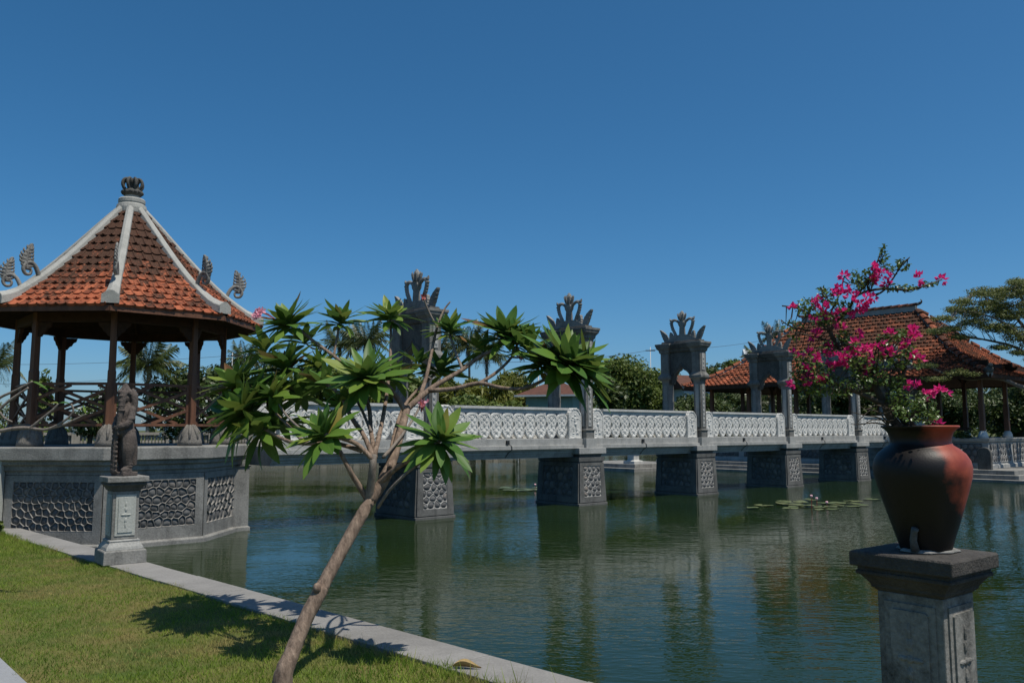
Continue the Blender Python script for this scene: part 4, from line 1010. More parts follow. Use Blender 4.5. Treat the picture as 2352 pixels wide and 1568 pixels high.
    ros(543, 882, 6.7, 80, (-.55, -.2, .8), 15); ros(565, 945, 6.6, 100, (-.6, -.35, .6), 19); ros(655, 845, 6.55, 82, (-.4, -.2, .85), 15)
    ros(733, 838, 6.6, 56, (-.1, .1, 1), 11); ros(843, 868, 5.98, 96, (-.25, -.45, .85), 20); ros(745, 880, 6.3, 60, (-.2, .2, .9), 12)
    ros(742, 1000, 5.82, 84, (-.35, -.45, .8), 17); ros(1012, 1008, 5.77, 88, (.35, -.5, .75), 18, (15, 112)); ros(1010, 850, 6.7, 62, (.1, .2, 1), 13)
    ros(598, 985, 6.5, 72, (-.3, .3, .5), 9, (40, 130)); ros(690, 900, 6.6, 66, (-.2, .3, .8), 12); ros(640, 965, 6.55, 66, (-.4, .2, .7), 11); ros(905, 862, 6.6, 60, (.2, .3, .9), 10)
    ros(1240, 838, 6.18, 62, (-.1, .3, .9), 9)
    for q in ((610, 800, 7.0, 62, (-.3, .2, .9), 9), (700, 780, 6.9, 56, (-.2, .2, .9), 8), (625, 905, 6.4, 72, (-.4, -.3, .8), 10), (790, 930, 6.3, 62, (-.3, -.2, .9), 8), (1215, 800, 6.3, 72, (.2, -.1, .9), 9), (1345, 850, 6.15, 78, (.8, -.1, .5), 9), (1110, 800, 6.5, 52, (-.1, .2, 1), 7), (960, 830, 6.8, 50, (0, .2, 1), 7)): ros(*q)
    for a_, b__ in (((600, 880, 6.6, .011), (610, 808, 7.0, .008)), ((735, 800, 6.5, .011), (702, 788, 6.9, .008)), ((690, 985, 6.2, .012), (628, 912, 6.4, .009)), ((836, 1000, 6.0, .011), (793, 938, 6.3, .008)), ((1175, 820, 6.33, .011), (1213, 808, 6.3, .008)), ((1290, 850, 6.05, .012), (1340, 856, 6.15, .009)), ((1100, 820, 6.36, .011), (1110, 808, 6.5, .008)), ((990, 870, 6.3, .010), (962, 838, 6.8, .008))):
        m_ = tuple((x + y) / 2 for x, y in zip(a_, b__)); br('branch', [P(*a_), P(m_[0], m_[1] + 6, m_[2], m_[3]), P(*b__)], 7, 4, 'bark_grey')
    tree_leaves(tr, L, 290)
    pink_flower(tr, at(592, 718, 7.1) + ib, .045, rg, 12, 'petal_pink', at(640, 738, 7.15) + ib)
    pink_flower(tr, at(977, 925, 6.5) + ib, .04, rg, 4, 'petal_pink', at(968, 945, 6.47) + ib)
    pink_flower(tr, at(1199, 825, 6.8) + ib, .025, rg, 3, 'petal_pink', at(1190, 800, 6.9) + ib)
    pink_flower(tr, at(970, 680, 7.05) + ib, .015, rg, 1, 'flower_stalk', at(972, 690, 7.05) + ib)
frangipani()

# frangipani reaching in from the left, nearly bare
def bare_frangipani():
    rg = random.Random(5); Y = 8.2
    base = at(-60, 1300, Y); base.z = .30; ib = -base
    tr = empty('frangipani_tree', base, 0, 'nearly bare thin frangipani branches reaching in from the left edge', 'tree')
    r2 = lambda x, y, r_, dY=0: (*(at(x / 2.352 / 1.65306, (1250 + y / 2.352) / 1.65306, Y + dY) + ib), r_)
    def br(pts, name='branch'): q, r_ = spline(pts, 6); MB().tube(q, r_, 8, .05).obj(name, 'bark_grey', tr, True)
    br([(0, 0, 0, .07), (.02, 0, .5, .055), (.05, 0, .95, .04), r2(-150, 920, .03)], 'trunk')
    br([r2(-150, 920, .024), r2(0, 905, .019), r2(150, 882, .018), r2(270, 880, .017)])
    br([r2(270, 880, .015), r2(370, 800, .013), r2(470, 720, .012), r2(520, 665, .009)])
    br([r2(270, 880, .015), r2(400, 895, .014), r2(520, 850, .013), r2(620, 780, .011), r2(655, 720, .010), r2(635, 665, .009)])
    br([r2(440, 885, .012), r2(560, 855, .011), r2(680, 800, .010), r2(770, 755, .008)])
    br([r2(-150, 920, .02), r2(-40, 760, .017), r2(10, 700, .015), r2(120, 610, .013), r2(255, 520, .010)])
    br([r2(-120, 720, .016), r2(0, 610, .014), r2(140, 545, .012), r2(290, 465, .009)])
    br([r2(0, 740, .012), r2(40, 790, .010), r2(110, 825, .007)])
    L = []
    def lf(x, y, tx, ty, v_=1):
        a = Vector(r2(x, y, 0)[:3]); b_ = Vector(r2(tx, ty, 0, rg.uniform(-.1, .1))[:3]); d = b_ - a; ln = d.length
        L.append((ln, v_, Matrix.Translation(a) @ orient(d, Vector((rg.uniform(-.3, .3), -.5, 1))) @ Matrix.Diagonal((ln * .8, ln, ln, 1))))
    lf(290, 465, 445, 505, 1); lf(290, 465, 250, 440, 0); lf(635, 665, 655, 690); lf(520, 665, 600, 615); lf(520, 665, 400, 615); lf(770, 755, 845, 725); lf(770, 755, 740, 670, 2); lf(520, 660, 480, 640, 2)
    tree_leaves(tr, L)
bare_frangipani()

# bougainvillea in the jar
def bougainvillea():
    rg = random.Random(3); Y0 = JY
    base = Vector((JX, JY, JZ + .505))
    pl = empty('bougainvillea', base, 0, 'tall bougainvillea with magenta flowers growing in the clay jar', 'plant'); ib = -base
    def q7(x, y, dY=0): return at((2900 + x / 1.9595) / 1.65306, (880 + y / 1.9595) / 1.65306, Y0 + dY) + ib
    def P(x, y, r_, dY=0): return (*q7(x, y, dY), r_)
    skel = []
    def br(pts, seg=7):
        q, r_ = spline(pts, 6); MB().tube(q, r_, seg, .06).obj('branch', 'bark_dark', pl, True)
        for i in range(0, len(q), 2): skel.append(q[i])
    br([(-.01, 0, -.01, .022), P(950, 1390, .020), P(905, 1290, .019), P(870, 1230, .017), P(820, 1130, .014, .03), P(770, 1030, .013, .05), P(650, 950, .012, .04), P(560, 880, .011, .02), P(520, 800, .010), P(490, 740, .010)], 9)
    br([P(905, 1290, .014), P(800, 1240, .012, -.04), P(700, 1195, .010, -.06), P(600, 1150, .007, -.08), P(480, 1090, .006, -.08), P(330, 1060, .004, -.06)])
    br([P(490, 740, .009), P(440, 690, .008, .02), P(350, 620, .006, .03), P(260, 570, .005, .04), P(135, 550, .003, .05)])
    br([P(490, 740, .009), P(560, 650, .008), P(640, 560, .007), P(690, 475, .007, -.02), P(830, 430, .006, -.03), P(960, 425, .0055, -.03), P(1090, 432, .005, -.02), P(1230, 390, .004), P(1325, 355, .003, .02)])
    br([P(690, 470, .006), P(770, 380, .005), P(820, 290, .004, .02), P(850, 210, .0035, .02), P(885, 130, .003, .03), P(902, 88, .002, .03)])
    br([P(830, 475, .005), P(900, 430, .0045), P(960, 350, .004, -.03), P(1030, 240, .003, -.04), P(1085, 190, .002, -.04)])
    br([P(470, 720, .007), P(380, 735, .005, -.03), P(280, 725, .004, -.04), P(190, 700, .003, -.04), P(130, 655, .002, -.04)])
    br([P(540, 840, .006), P(450, 800, .005, -.05), P(330, 770, .004, -.07), P(215, 742, .002, -.08)])
    br([P(470, 705, .005), P(500, 600, .005, .04), P(560, 470, .004, .05), P(600, 330, .003, .06)])
    br([P(455, 690, .004), P(440, 560, .003), P(440, 470, .002), P(425, 410, .0015)])
    br([(.02, .01, 0, .014), P(1000, 1350, .012, .03), P(1015, 1200, .010, .05), P(1040, 1050, .009, .06), P(1070, 920, .007, .05), P(1090, 800, .005, .04), P(1090, 710, .003, .04)], 8)
    br([P(1030, 1090, .007, .05), P(960, 960, .006, .02), P(900, 890, .005), P(840, 860, .004)])
    br([P(1020, 1180, .006, .05), P(920, 1060, .005, -.02), P(760, 1040, .004, -.05), P(700, 1010, .003, -.06)])
    br([(.04, 0, 0, .012), P(1090, 1400, .009, -.03), P(1160, 1310, .007, -.04), P(1240, 1230, .005, -.04), P(1315, 1175, .003, -.04)])
    br([P(1100, 1395, .006, -.03), P(1200, 1400, .005, -.06), P(1300, 1430, .003, -.08)])
    br([P(1000, 1300, .006, .02), P(1060, 1220, .005, -.02), P(1130, 1150, .003, -.03)])
    for e in ([(930, 1440), (850, 1380), (760, 1365), (650, 1340)], [(930, 1440), (820, 1420), (720, 1430), (655, 1432)], [(930, 1430), (860, 1350), (790, 1330), (700, 1410)], [(940, 1420), (900, 1400), (800, 1400), (740, 1440)], [(900, 1300), (830, 1290), (770, 1320), (720, 1300)]):
        br([P(x, y, .0045 - .001 * i, -.05 - .02 * i) for i, (x, y) in enumerate(e)], 5)
    # leaves
    clumps = [(330, 555, 95, 60, 90), (480, 480, 90, 60, 70), (590, 560, 70, 60, 60), (430, 640, 80, 55, 90), (215, 690, 80, 40, 40), (690, 330, 45, 55, 45), (890, 170, 32, 75, 34), (1030, 240, 50, 45, 45), (930, 260, 40, 30, 20), (800, 320, 55, 60, 50),
              (1000, 412, 130, 22, 60), (1225, 385, 60, 14, 22), (740, 400, 70, 50, 50), (300, 960, 90, 90, 110), (400, 1050, 120, 90, 190), (520, 1150, 170, 80, 260), (650, 890, 60, 90, 110), (600, 780, 50, 50, 60), (700, 1000, 90, 70, 150), (820, 960, 130, 60, 170),
              (900, 800, 60, 50, 70), (1020, 770, 60, 45, 60), (1000, 960, 90, 60, 110), (1070, 880, 50, 60, 80), (1000, 1250, 85, 90, 190), (1080, 1330, 110, 80, 230), (1180, 1290, 90, 60, 130), (1230, 1370, 75, 55, 90), (350, 1180, 100, 50, 70), (260, 1080, 60, 60, 60),
              (850, 1080, 90, 60, 110), (720, 1120, 90, 60, 120), (430, 420, 22, 18, 12), (540, 660, 50, 40, 40), (230, 780, 40, 30, 14), (470, 860, 70, 60, 80), (1150, 960, 40, 60, 40), (990, 1120, 70, 60, 70)]
    V = []; F = []; tw = MB()
    for (x, y, rx, ry, n_) in clumps:
        for i in range(int(n_ * 1.6)):
            a = rg.uniform(0, 2 * math.pi); rr = math.sqrt(rg.random()); c = q7(x + rx * rr * math.cos(a), y + ry * rr * math.sin(a), rg.gauss(0, .05 if n_ < 80 else .085))
            d = Vector((rg.uniform(-1, 1), rg.uniform(-1, 1), rg.uniform(-.9, .5))).normalized(); up = Vector((rg.uniform(-.6, .6), rg.uniform(-.6, .6), 1)); M = orient(d, up).to_3x3()
            L_ = rg.uniform(.014, .025); b0 = len(V)
            for px, py, pz in ((0, 0, 0), (.30, .35, .06), (.26, .65, .05), (0, 1, -.08), (-.26, .65, .05), (-.30, .35, .06), (0, .5, -.02)): V.append(c + M @ Vector((px * L_, py * L_, pz * L_)))
            F += [(b0, b0 + 1, b0 + 6), (b0 + 1, b0 + 2, b0 + 6), (b0 + 2, b0 + 3, b0 + 6), (b0 + 3, b0 + 4, b0 + 6), (b0 + 4, b0 + 5, b0 + 6), (b0 + 5, b0, b0 + 6)]
            if i % 5 == 0:
                nb = min(skel, key=lambda s_: (s_ - c).length); mid = (nb + c) / 2 + Vector((0, 0, -.015))
                if (nb - c).length < .11: tw.tube([nb, mid, c], [.0028, .002, .001], 4)
    tag(place('leaves', meshdata('leaves', V, F, 'bush_leaf', True), pl), kind='stuff'); tag(tw.obj('twigs', 'bark_dark', pl), kind='stuff')
    fl = [(600, 320, 30), (820, 260, 14), (870, 310, 58), (800, 350, 40), (910, 380, 28), (1145, 355, 40), (1325, 350, 26), (560, 450, 55), (640, 440, 35), (640, 500, 30), (380, 520, 45), (460, 545, 35), (215, 568, 13), (735, 520, 52), (815, 490, 22), (720, 595, 48), (525, 615, 30), (580, 600, 24),
          (440, 600, 13), (370, 655, 17), (570, 700, 25), (390, 770, 45), (470, 850, 20), (700, 750, 16), (325, 910, 30), (400, 950, 32), (470, 900, 28), (235, 910, 16), (580, 930, 72), (500, 1000, 32), (580, 1010, 40), (690, 830, 24), (690, 885, 20), (765, 860, 34), (850, 870, 42), (930, 900, 44), (790, 970, 17),
          (720, 1030, 38), (935, 760, 34), (1090, 720, 30), (1110, 780, 52), (1045, 840, 16), (1120, 905, 26), (1140, 950, 36), (325, 1070, 34), (420, 1110, 24), (450, 1080, 17), (215, 1130, 32), (330, 1130, 12), (310, 1020, 18), (1060, 1130, 28), (1130, 1145, 30), (1215, 1200, 36), (1310, 1180, 40), (1305, 1430, 30)]
    for (x, y, r_) in fl:
        c = q7(x, y, -.05 + rg.uniform(-.05, .02)); rw = r_ * mpx(Y0) / 1.9595 / 1.653 * 1.0; b = MB()
        n_ = max(4, int((r_ / 11) ** 1.5))
        for j in range(n_):
            cc = c + Vector((rg.gauss(0, .40), rg.gauss(0, .35), rg.gauss(0, .36))) * rw
            ax = (cc - c + Vector((rg.uniform(-.3, .3), -.35, .25)) * rw).normalized(); t1 = ax.cross(Vector((.2, .3, 1))).normalized(); t2 = ax.cross(t1); L_ = rg.uniform(.019, .029); a0 = rg.uniform(0, 6)
            for k in range(3):                                  # three papery bracts
                a = a0 + k * 2 * math.pi / 3; rd = t1 * math.cos(a) + t2 * math.sin(a); s_ = ax.cross(rd)
                v = [cc, cc + ax * L_ * .35 + rd * L_ * .45 + s_ * L_ * .42, cc + ax * L_ * .95 + rd * L_ * .62, cc + ax * L_ * .35 + rd * L_ * .45 - s_ * L_ * .42, cc + ax * L_ * .5 + rd * L_ * .32]
                b.add(v, [(0, 1, 4), (1, 2, 4), (2, 3, 4), (3, 0, 4)])
        tag(b.obj('flower_cluster', 'bract', pl), kind='stuff')
bougainvillea()

# fallen leaf on the kerb
fl = MB(); c = UN(3.66, -4.53, .352)
v = []; f = []
for i in range(11):
    t_ = i / 10; wd = .028 * math.sin(math.pi * min(1, t_ * 1.0 + .02)) * (1.3 - t_ * .7); x = -.10 + .20 * t_; z = .012 + .022 * math.sin(t_ * 3) * (1 - t_)
    v += [(x, -wd, z + wd * 1.0), (x, 0, z * .35), (x, wd, z + wd * 1.1)]
for i in range(10): f += [(i * 3, i * 3 + 1, i * 3 + 4, i * 3 + 3), (i * 3 + 1, i * 3 + 2, i * 3 + 5, i * 3 + 4)]
o = fl.add(v, f).obj('fallen_leaf', 'dry_leaf', None, True, loc=c, rz=R(-10)); tag(o, 'single curled yellow dry leaf lying on the kerb', 'leaf')

# ================================================================ WATER LILIES
LILY = []
for j in range(4):
    v = [(0, 0, .006)]; 
    for i in range(15):
        a = R(12) + (2 * math.pi - R(24)) * i / 14; r_ = 1 + .04 * math.sin(5 * a + j); v.append((r_ * math.cos(a), r_ * math.sin(a), .012 + .02 * math.sin(3 * a + j)))
    LILY.append(meshdata('lily_pad', v, [(0, i, i + 1) for i in range(1, 15)], 'lily_leaf', True))
def pads(n_, fx, fy, label, group, rr):
    for i in range(n_):
        p_ = at(fx(), fy(), 1); d = p_ - Vector((0, 0, EYE)); p_ = Vector((0, 0, EYE)) + d * (-EYE / d.z)
        o = place('lily_pad', random.choice(LILY), None); o.location = (p_.x, p_.y, .004 + i * .0012); s_ = random.uniform(*rr); o.scale = (s_, s_, .3); o.rotation_euler = (random.uniform(-.02, .02), random.uniform(-.02, .02), random.uniform(0, 6))
        tag(o, label, 'lily pad', group)
pads(36, lambda: 1870 + random.gauss(0, 62) if random.random() < .9 else random.uniform(1722, 2005), lambda: random.uniform(1147, 1171), 'flat green lily pad in the patch floating beside the clay jar', 'lily pads in the patch beside the jar', (.12, .25))
pads(16, lambda: random.uniform(1150, 1238), lambda: random.uniform(1119, 1127), 'flat green lily pad in the small patch left of the second pier', 'lily pads by the second pier', (.14, .26))
for (dx, dy, h, lab) in ((1864, 1166, .26, 'pink water lily bud standing tall above the lily patch'), (1876, 1162, .16, 'shorter pink water lily bud beside the tall one'), (1899, 1163, .07, 'low white water lily bud right of the tall buds'), (1229, 1122, .10, 'white water lily bud by the second bridge pier')):
    p_ = at(dx, dy, 1); d = p_ - Vector((0, 0, EYE)); p_ = Vector((0, 0, EYE)) + d * (-EYE / d.z)
    lt = empty('water_lily', (p_.x, p_.y, 0), 0, lab, 'flower', 'water lily buds'); 
    MB().tube([(0, 0, -.05), (.01, 0, h)], .008, 6).obj('stem', 'flower_stalk', lt)
    b = MB()
    for i in range(9):
        a = i * 2.4; t_ = .018 + .016 * (i % 3); b.tube([(0, 0, h - .01), (t_ * .6 * math.cos(a), t_ * .6 * math.sin(a), h + .035), (t_ * .6 * math.cos(a), t_ * .6 * math.sin(a), h + .07)], [.009, .012, .003], 5)
    b.obj('bloom', 'lily_pink', lt, True)

# ================================================================ MAIN PAVILION ON THE ISLAND
EU0, EU1, EN0, EN1, EZ, RZ = 36.0, 45.0, -26.6, -11.75, 4.22, 7.62
def ubox(mb, u0, u1, n0, n1, z0, z1): return mb.box(n0, n1, u0, u1, z0, z1)      # in a frame with rotation ROT at the origin
isl = MB(); ubox(isl, 34.6, 47, -28, -10.3, -.3, .10); ubox(isl, 34.95, 46.5, -27.6, -10.65, .10, .26); ubox(isl, 35.3, 46.4, -27.4, -10.9, .26, .42)
tag(isl.obj('island_terrace', 'stone_grey', None, bevel=.01, loc=(0, 0, 0), rz=ROT), kind='structure')
lt = MB(); ubox(lt, 30.4, 34.6, -30.0, -25.3, -.3, .16); ubox(lt, 30.8, 34.6, -29.7, -25.6, .16, .34)
tag(lt.obj('landing_terrace', 'stone_grey', None, bevel=.01, loc=(0, 0, 0), rz=ROT), kind='structure')
for i, (u_, n_) in enumerate(((31.3, -26.1), (33.8, -26.1))):
    o = MB().prof([(0, .34, .34), (.14, .34, .34), (.18, .2, .2), (.55, .2, .2), (.60, .30, .30), (.70, .30, .30)]).obj('low_pedestal', 'stone_pale', None, bevel=.01, loc=UN(u_, n_, .34), rz=ROT)
    tag(o, ['low white stone block on the landing under the bridge, left one', 'low white stone block on the landing under the bridge, right one'][i], 'block')
MO = UN(36, -11.75); mp_ = empty('main_pavilion', (MO.x, MO.y, 0), ROT, 'large open hall with broad hipped red tile roof on the island', 'pavilion')
def L(u_, n_, z): return Vector((n_ - EN1, u_ - EU0, z))         # local coordinates of the hall
plat = MB(); c0 = L(36.4, -26.2, .42); c1 = L(44.6, -12.1, 1.62)
plat.prof([(.42, 7.10, 4.15), (.56, 7.10, 4.15), (.60, 7.04, 4.09), (1.45, 7.02, 4.07), (1.50, 7.08, 4.13), (1.62, 7.12, 4.17)], (c0.x + c1.x) / 2, (c0.y + c1.y) / 2)
pl_o = plat.obj('platform', 'stone_cap', mp_, bevel=.01)
cxm, cym = (c0.x + c1.x) / 2, (c0.y + c1.y) / 2
for i in range(3):                                              # right-hand (sunlit) stone panels, facing +n
    M = Matrix.Translation((cxm + 7.045, cym - 3.9 + i * 2.65, .66)) @ Matrix.Rotation(R(90), 4, 'Z')
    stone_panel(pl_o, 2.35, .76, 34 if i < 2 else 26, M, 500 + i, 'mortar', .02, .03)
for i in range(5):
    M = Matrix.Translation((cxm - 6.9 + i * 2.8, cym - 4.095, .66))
    stone_panel(pl_o, 2.5, .76, 34, M, 520 + i, 'mortar_shaded', .02, .025)  # shade on the hall front is put into the darker mortar colour
st = MB()
for i in range(5): st.box(cxm + 2.0, cxm + 4.0, cym - 4.15 - 1.25 + i * .25, cym - 4.1, .42 + i * .24, .42 + (i + 1) * .24 - .003)
st.obj('steps', 'stone_grey', mp_, bevel=.01)
# columns
FT = MB().lathe([(.20, 0), (.19, .12), (.15, .24), (.10, .30)], 12).me('column_foot', 'plaster_white', True)
CM = MB(); CM.prof([(0, .095, .095), (1.1, .095, .095), (1.13, .08, .08), (2.75, .08, .08)]); CM = CM.me('column', 'wood')
BK = MB(); BK.extrude([(-.55, 2.75), (-.5, 2.62), (-.3, 2.55), (-.1, 2.30), (.1, 2.30), (.3, 2.55), (.5, 2.62), (.55, 2.75)], I4, -.06, .06); BK = BK.me('bracket', 'wood_dark')
us = [37.2, 40.1, 43.2]; ns = [-12.55, -15.3, -18.05, -20.8, -23.4, -25.6]
for u_ in us:
    for n_ in ns:
        o = place('column', CM, mp_); o.location = L(u_, n_, 1.92)
        f = place('column_foot', FT, o); f.location = (0, 0, -.30)
        k_ = place('bracket', BK, o); k_.location = (0, 0, 0)
bm_ = MB()
for u_ in us: bm_.bar(L(u_, -12.2, 4.72), L(u_, -26, 4.72), .14, .2)
for n_ in ns: bm_.bar(L(36.9, n_, 4.66), L(43.6, n_, 4.66), .14, .16)
bm_.obj('roof_beams', 'wood_dark', mp_)
# low seat wall / rail seen between the columns
MB().bar(L(37.2, -13, 2.0), L(37.2, -25.4, 2.0), .12, .12).obj('rail', 'wood_dark', mp_)
HA = (EU1 - EU0) / 2
def rp(t_): return HA * t_, EZ + (RZ - EZ) * (t_ - .16 * math.sin(math.pi * t_) * (1 - t_) ** .4)    # inset, height: swept roof
ND = 14; prof2 = [rp(i / ND) for i in range(ND + 1)]
dk = MB(); v = []; f = []
for dz in (-.06, -.16):
    b0 = len(v)
    for ins, z in prof2: v += [L(EU0 + ins, EN1 - ins, z + dz), L(EU1 - ins, EN1 - ins, z + dz), L(EU1 - ins, EN0 + ins, z + dz), L(EU0 + ins, EN0 + ins, z + dz)]
    for i in range(ND):
        for k in range(4): f.append((b0 + i * 4 + k, b0 + i * 4 + (k + 1) % 4, b0 + i * 4 + 4 + (k + 1) % 4, b0 + i * 4 + 4 + k))
dk.add(v, f).obj('roof_boarding', 'wood_dark', mp_)
cr = [L(EU0, EN1, EZ - .12), L(EU1, EN1, EZ - .12), L(EU1, EN0, EZ - .12), L(EU0, EN0, EZ - .12)]
for k in range(4): MB().bar(cr[k], cr[(k + 1) % 4], .05, .16).obj('fascia_board', 'wood_dark', mp_)
fr2 = []; NR2 = 22; TW = .27
for face in range(3):                                           # 0: front (-u), 1: right (+n), 2: back ; the far end is out of sight
    for j in range(NR2):
        i0, z0 = rp(j / NR2); i1, z1 = rp((j + 1) / NR2)
        if face == 0: A = L(EU0 + i0, EN1 - i0, z0); B = L(EU0 + i0, EN0 + i0, z0); A1 = L(EU0 + i1, EN1 - i0, z1)
        elif face == 1: A = L(EU0 + i0, EN1 - i0, z0); B = L(EU1 - i0, EN1 - i0, z0); A1 = L(EU0 + i0, EN1 - i1, z1)
        else: A = L(EU1 - i0, EN1 - i0, z0); B = L(EU1 - i0, EN0 + i0, z0); A1 = L(EU1 - i1, EN1 - i0, z1)
        t_ = (B - A).normalized(); up = (A1 - A); up = (up - t_ * up.dot(t_)); row = up.length; up.normalize(); nrm = t_.cross(up)
        if nrm.z < 0: nrm = -nrm
        xx = up.cross(nrm); Rm = Matrix((xx, up, nrm)).transposed().to_4x4(); n_ = int((B - A).length / TW)
        for i in range(n_):
            pos = A + t_ * ((i + .5) * TW) + up * random.uniform(-.015, .015) + nrm * random.uniform(.0, .012) - up * .03
            M = Matrix.Translation(pos) @ Rm @ Matrix.Rotation(random.uniform(-.012, .012), 4, 'Z') @ Matrix.Rotation(R(-4), 4, 'X')
            wpos = Vector((math.cos(ROT) * pos.x - math.sin(ROT) * pos.y + MO.x, math.sin(ROT) * pos.x + math.cos(ROT) * pos.y + MO.y, 0))
            fr2.append((wpos.length + (1000 if face == 2 else 0), M))
tiles(mp_, fr2, .28, 5.7 / NR2, 'far_roof_clay', 300, 'roof_tile', 1.3, .035, .045)
# hip and ridge caps of separate half-round tiles
cap = MB(); n_ = 7
v = [(.16 * math.cos(math.pi * i / (n_ - 1)), y, .13 * math.sin(math.pi * i / (n_ - 1)) + (.03 if y == 0 else 0)) for y in (0, .42) for i in range(n_)]
cap.add(v, [(i, i + 1, n_ + i + 1, n_ + i) for i in range(n_ - 1)] + [tuple(range(n_))]); CAP = cap.me('ridge_tile', 'far_roof_clay', True)
def caps(path):
    for a, b in zip(path[:-1], path[1:]):
        d = b - a; n_ = max(1, round(d.length / .38)); d_ = d.normalized()
        for i in range(n_):
            M = Matrix.Translation(a + d * (i / n_) + Vector((0, 0, .02))) @ orient(d_, Vector((0, 0, 1))); place('ridge_tile', CAP, mp_, M)
hips = [[L(EU0 + ins, EN1 - ins, z) for ins, z in prof2], [L(EU0 + ins, EN0 + ins, z) for ins, z in prof2], [L(EU1 - ins, EN1 - ins, z) for ins, z in prof2]]
for h in hips:
    caps(h); MB().tube([q - Vector((0, 0, .05)) for q in h], .12, 6).obj('hip_bedding', 'ridge_cement', mp_)
ra, rb = L(40.5, EN1 - HA, RZ), L(40.5, EN0 + HA, RZ)
MB().bar(ra + Vector((0, 0, .08)), rb + Vector((0, 0, .08)), .2, .26).obj('ridge_bedding', 'ridge_cement', mp_)
caps([ra + Vector((0, 0, .19)), rb + Vector((0, 0, .19))])
for q, s_ in ((ra, -1), (rb, 1)):                               # horn-shaped ridge ends
    b = MB(); pts, rd = spline([(0, 0, .20, .07), (.25 * s_ * -1 * -1, 0, .24, .08), (.0, 0, .30, .08), (-.28 * s_, 0, .42, .07), (-.36 * s_, 0, .62, .05), (-.28 * s_, 0, .78, .02)], 5); b.tube(pts[5:], rd[5:], 7)
    for i in range(6): b.ball((.85 * s_ - .22 * i * s_, 0, .27 + .045 * i), .10, (1.2, .7, .8))
    o = b.obj('ridge_ornament', 'stone_dark', mp_, True); o.location = q + Vector((0, 0, .08)); o.scale = (.7, .7, .55)
pts = [L(EU0 + .05, EN1 - .05, EZ + .12)]; b = MB(); b.ball(pts[0], .18, (1, 1, .9)); b.ball(pts[0] + Vector((.08, -.08, .16)), .10); b.obj('eave_ornament', 'stone_dark', mp_, True)
# stele and planter beside the hall
sl = MB().extrude([(-.25, 0), (.25, 0), (.25, .62), (.23, .72), (.15, .82), (.05, .86), (-.05, .86), (-.15, .82), (-.23, .72), (-.25, .62)], I4, -.09, .09).obj('stone_stele', 'stone_dark', None, bevel=.02, loc=UN(35.75, -12.05, .42), rz=ROT)  # dark stone colour stands in for the shade on this slab
tag(sl, 'plain grey round-topped stone slab standing beside the hall steps', 'stele')
pq = empty('planter_pedestal', UN(35.1, -12.95, .10), ROT, 'slim pale stone post with a small potted plant by the island edge', 'pedestal')
MB().prof([(0, .26, .26), (.18, .26, .26), (.24, .17, .17), (.95, .17, .17), (1.02, .24, .24), (1.10, .25, .25)]).obj('post', 'stone_grey', pq, bevel=.01)

# ================================================================ BACKGROUND VEGETATION
def leaf_cloud(name, blobs, n_, size, mat, parent, flat=.0, seed=1, aspect=.5):
    """leaf-sized faces spread through clumps: blobs = (centre, radii, weight)"""
    g_ = np.random.default_rng(seed); W_ = np.array([b_[2] for b_ in blobs], float); W_ /= W_.sum()
    ids = g_.choice(len(blobs), n_, p=W_); Cn = np.array([tuple(b_[0]) for b_ in blobs])[ids]; Rr = np.array([b_[1] for b_ in blobs])[ids]
    d = g_.normal(size=(n_, 3)); d /= np.linalg.norm(d, axis=1)[:, None]; rad = g_.random(n_) ** (1 / 2.2)
    P = Cn + d * Rr * rad[:, None]
    nrm = d * .5 + g_.normal(size=(n_, 3)) * .7 + np.array([0, 0, .5 + flat]); nrm /= np.linalg.norm(nrm, axis=1)[:, None]
    t1 = np.cross(nrm, g_.normal(size=(n_, 3))); t1 /= np.linalg.norm(t1, axis=1)[:, None]; t2 = np.cross(nrm, t1)
    s_ = (size * g_.uniform(.6, 1.35, n_))[:, None]
    V = np.stack([P - t1 * s_, P + t2 * s_ * aspect - nrm * s_ * .1, P + t1 * s_, P - t2 * s_ * aspect - nrm * s_ * .1], 1).reshape(-1, 3)
    return tag(place(name, npmesh(name, V, np.arange(4 * n_).reshape(-1, 4), mat), parent), kind=None)
def clumps(c, rx, ry, rz, k, rg, sub=.42):
    out = []
    for i in range(k):
        while True:
            q = Vector((rg.uniform(-1, 1), rg.uniform(-1, 1), rg.uniform(-1, 1)))
            if q.length < 1: break
        s_ = sub * rg.uniform(.6, 1.25); out.append((c + Vector((q.x * rx * (1 - s_ * .5), q.y * ry * (1 - s_ * .5), q.z * rz * (1 - s_ * .5))), (rx * s_, ry * s_, rz * s_), s_ ** 2))
    return out
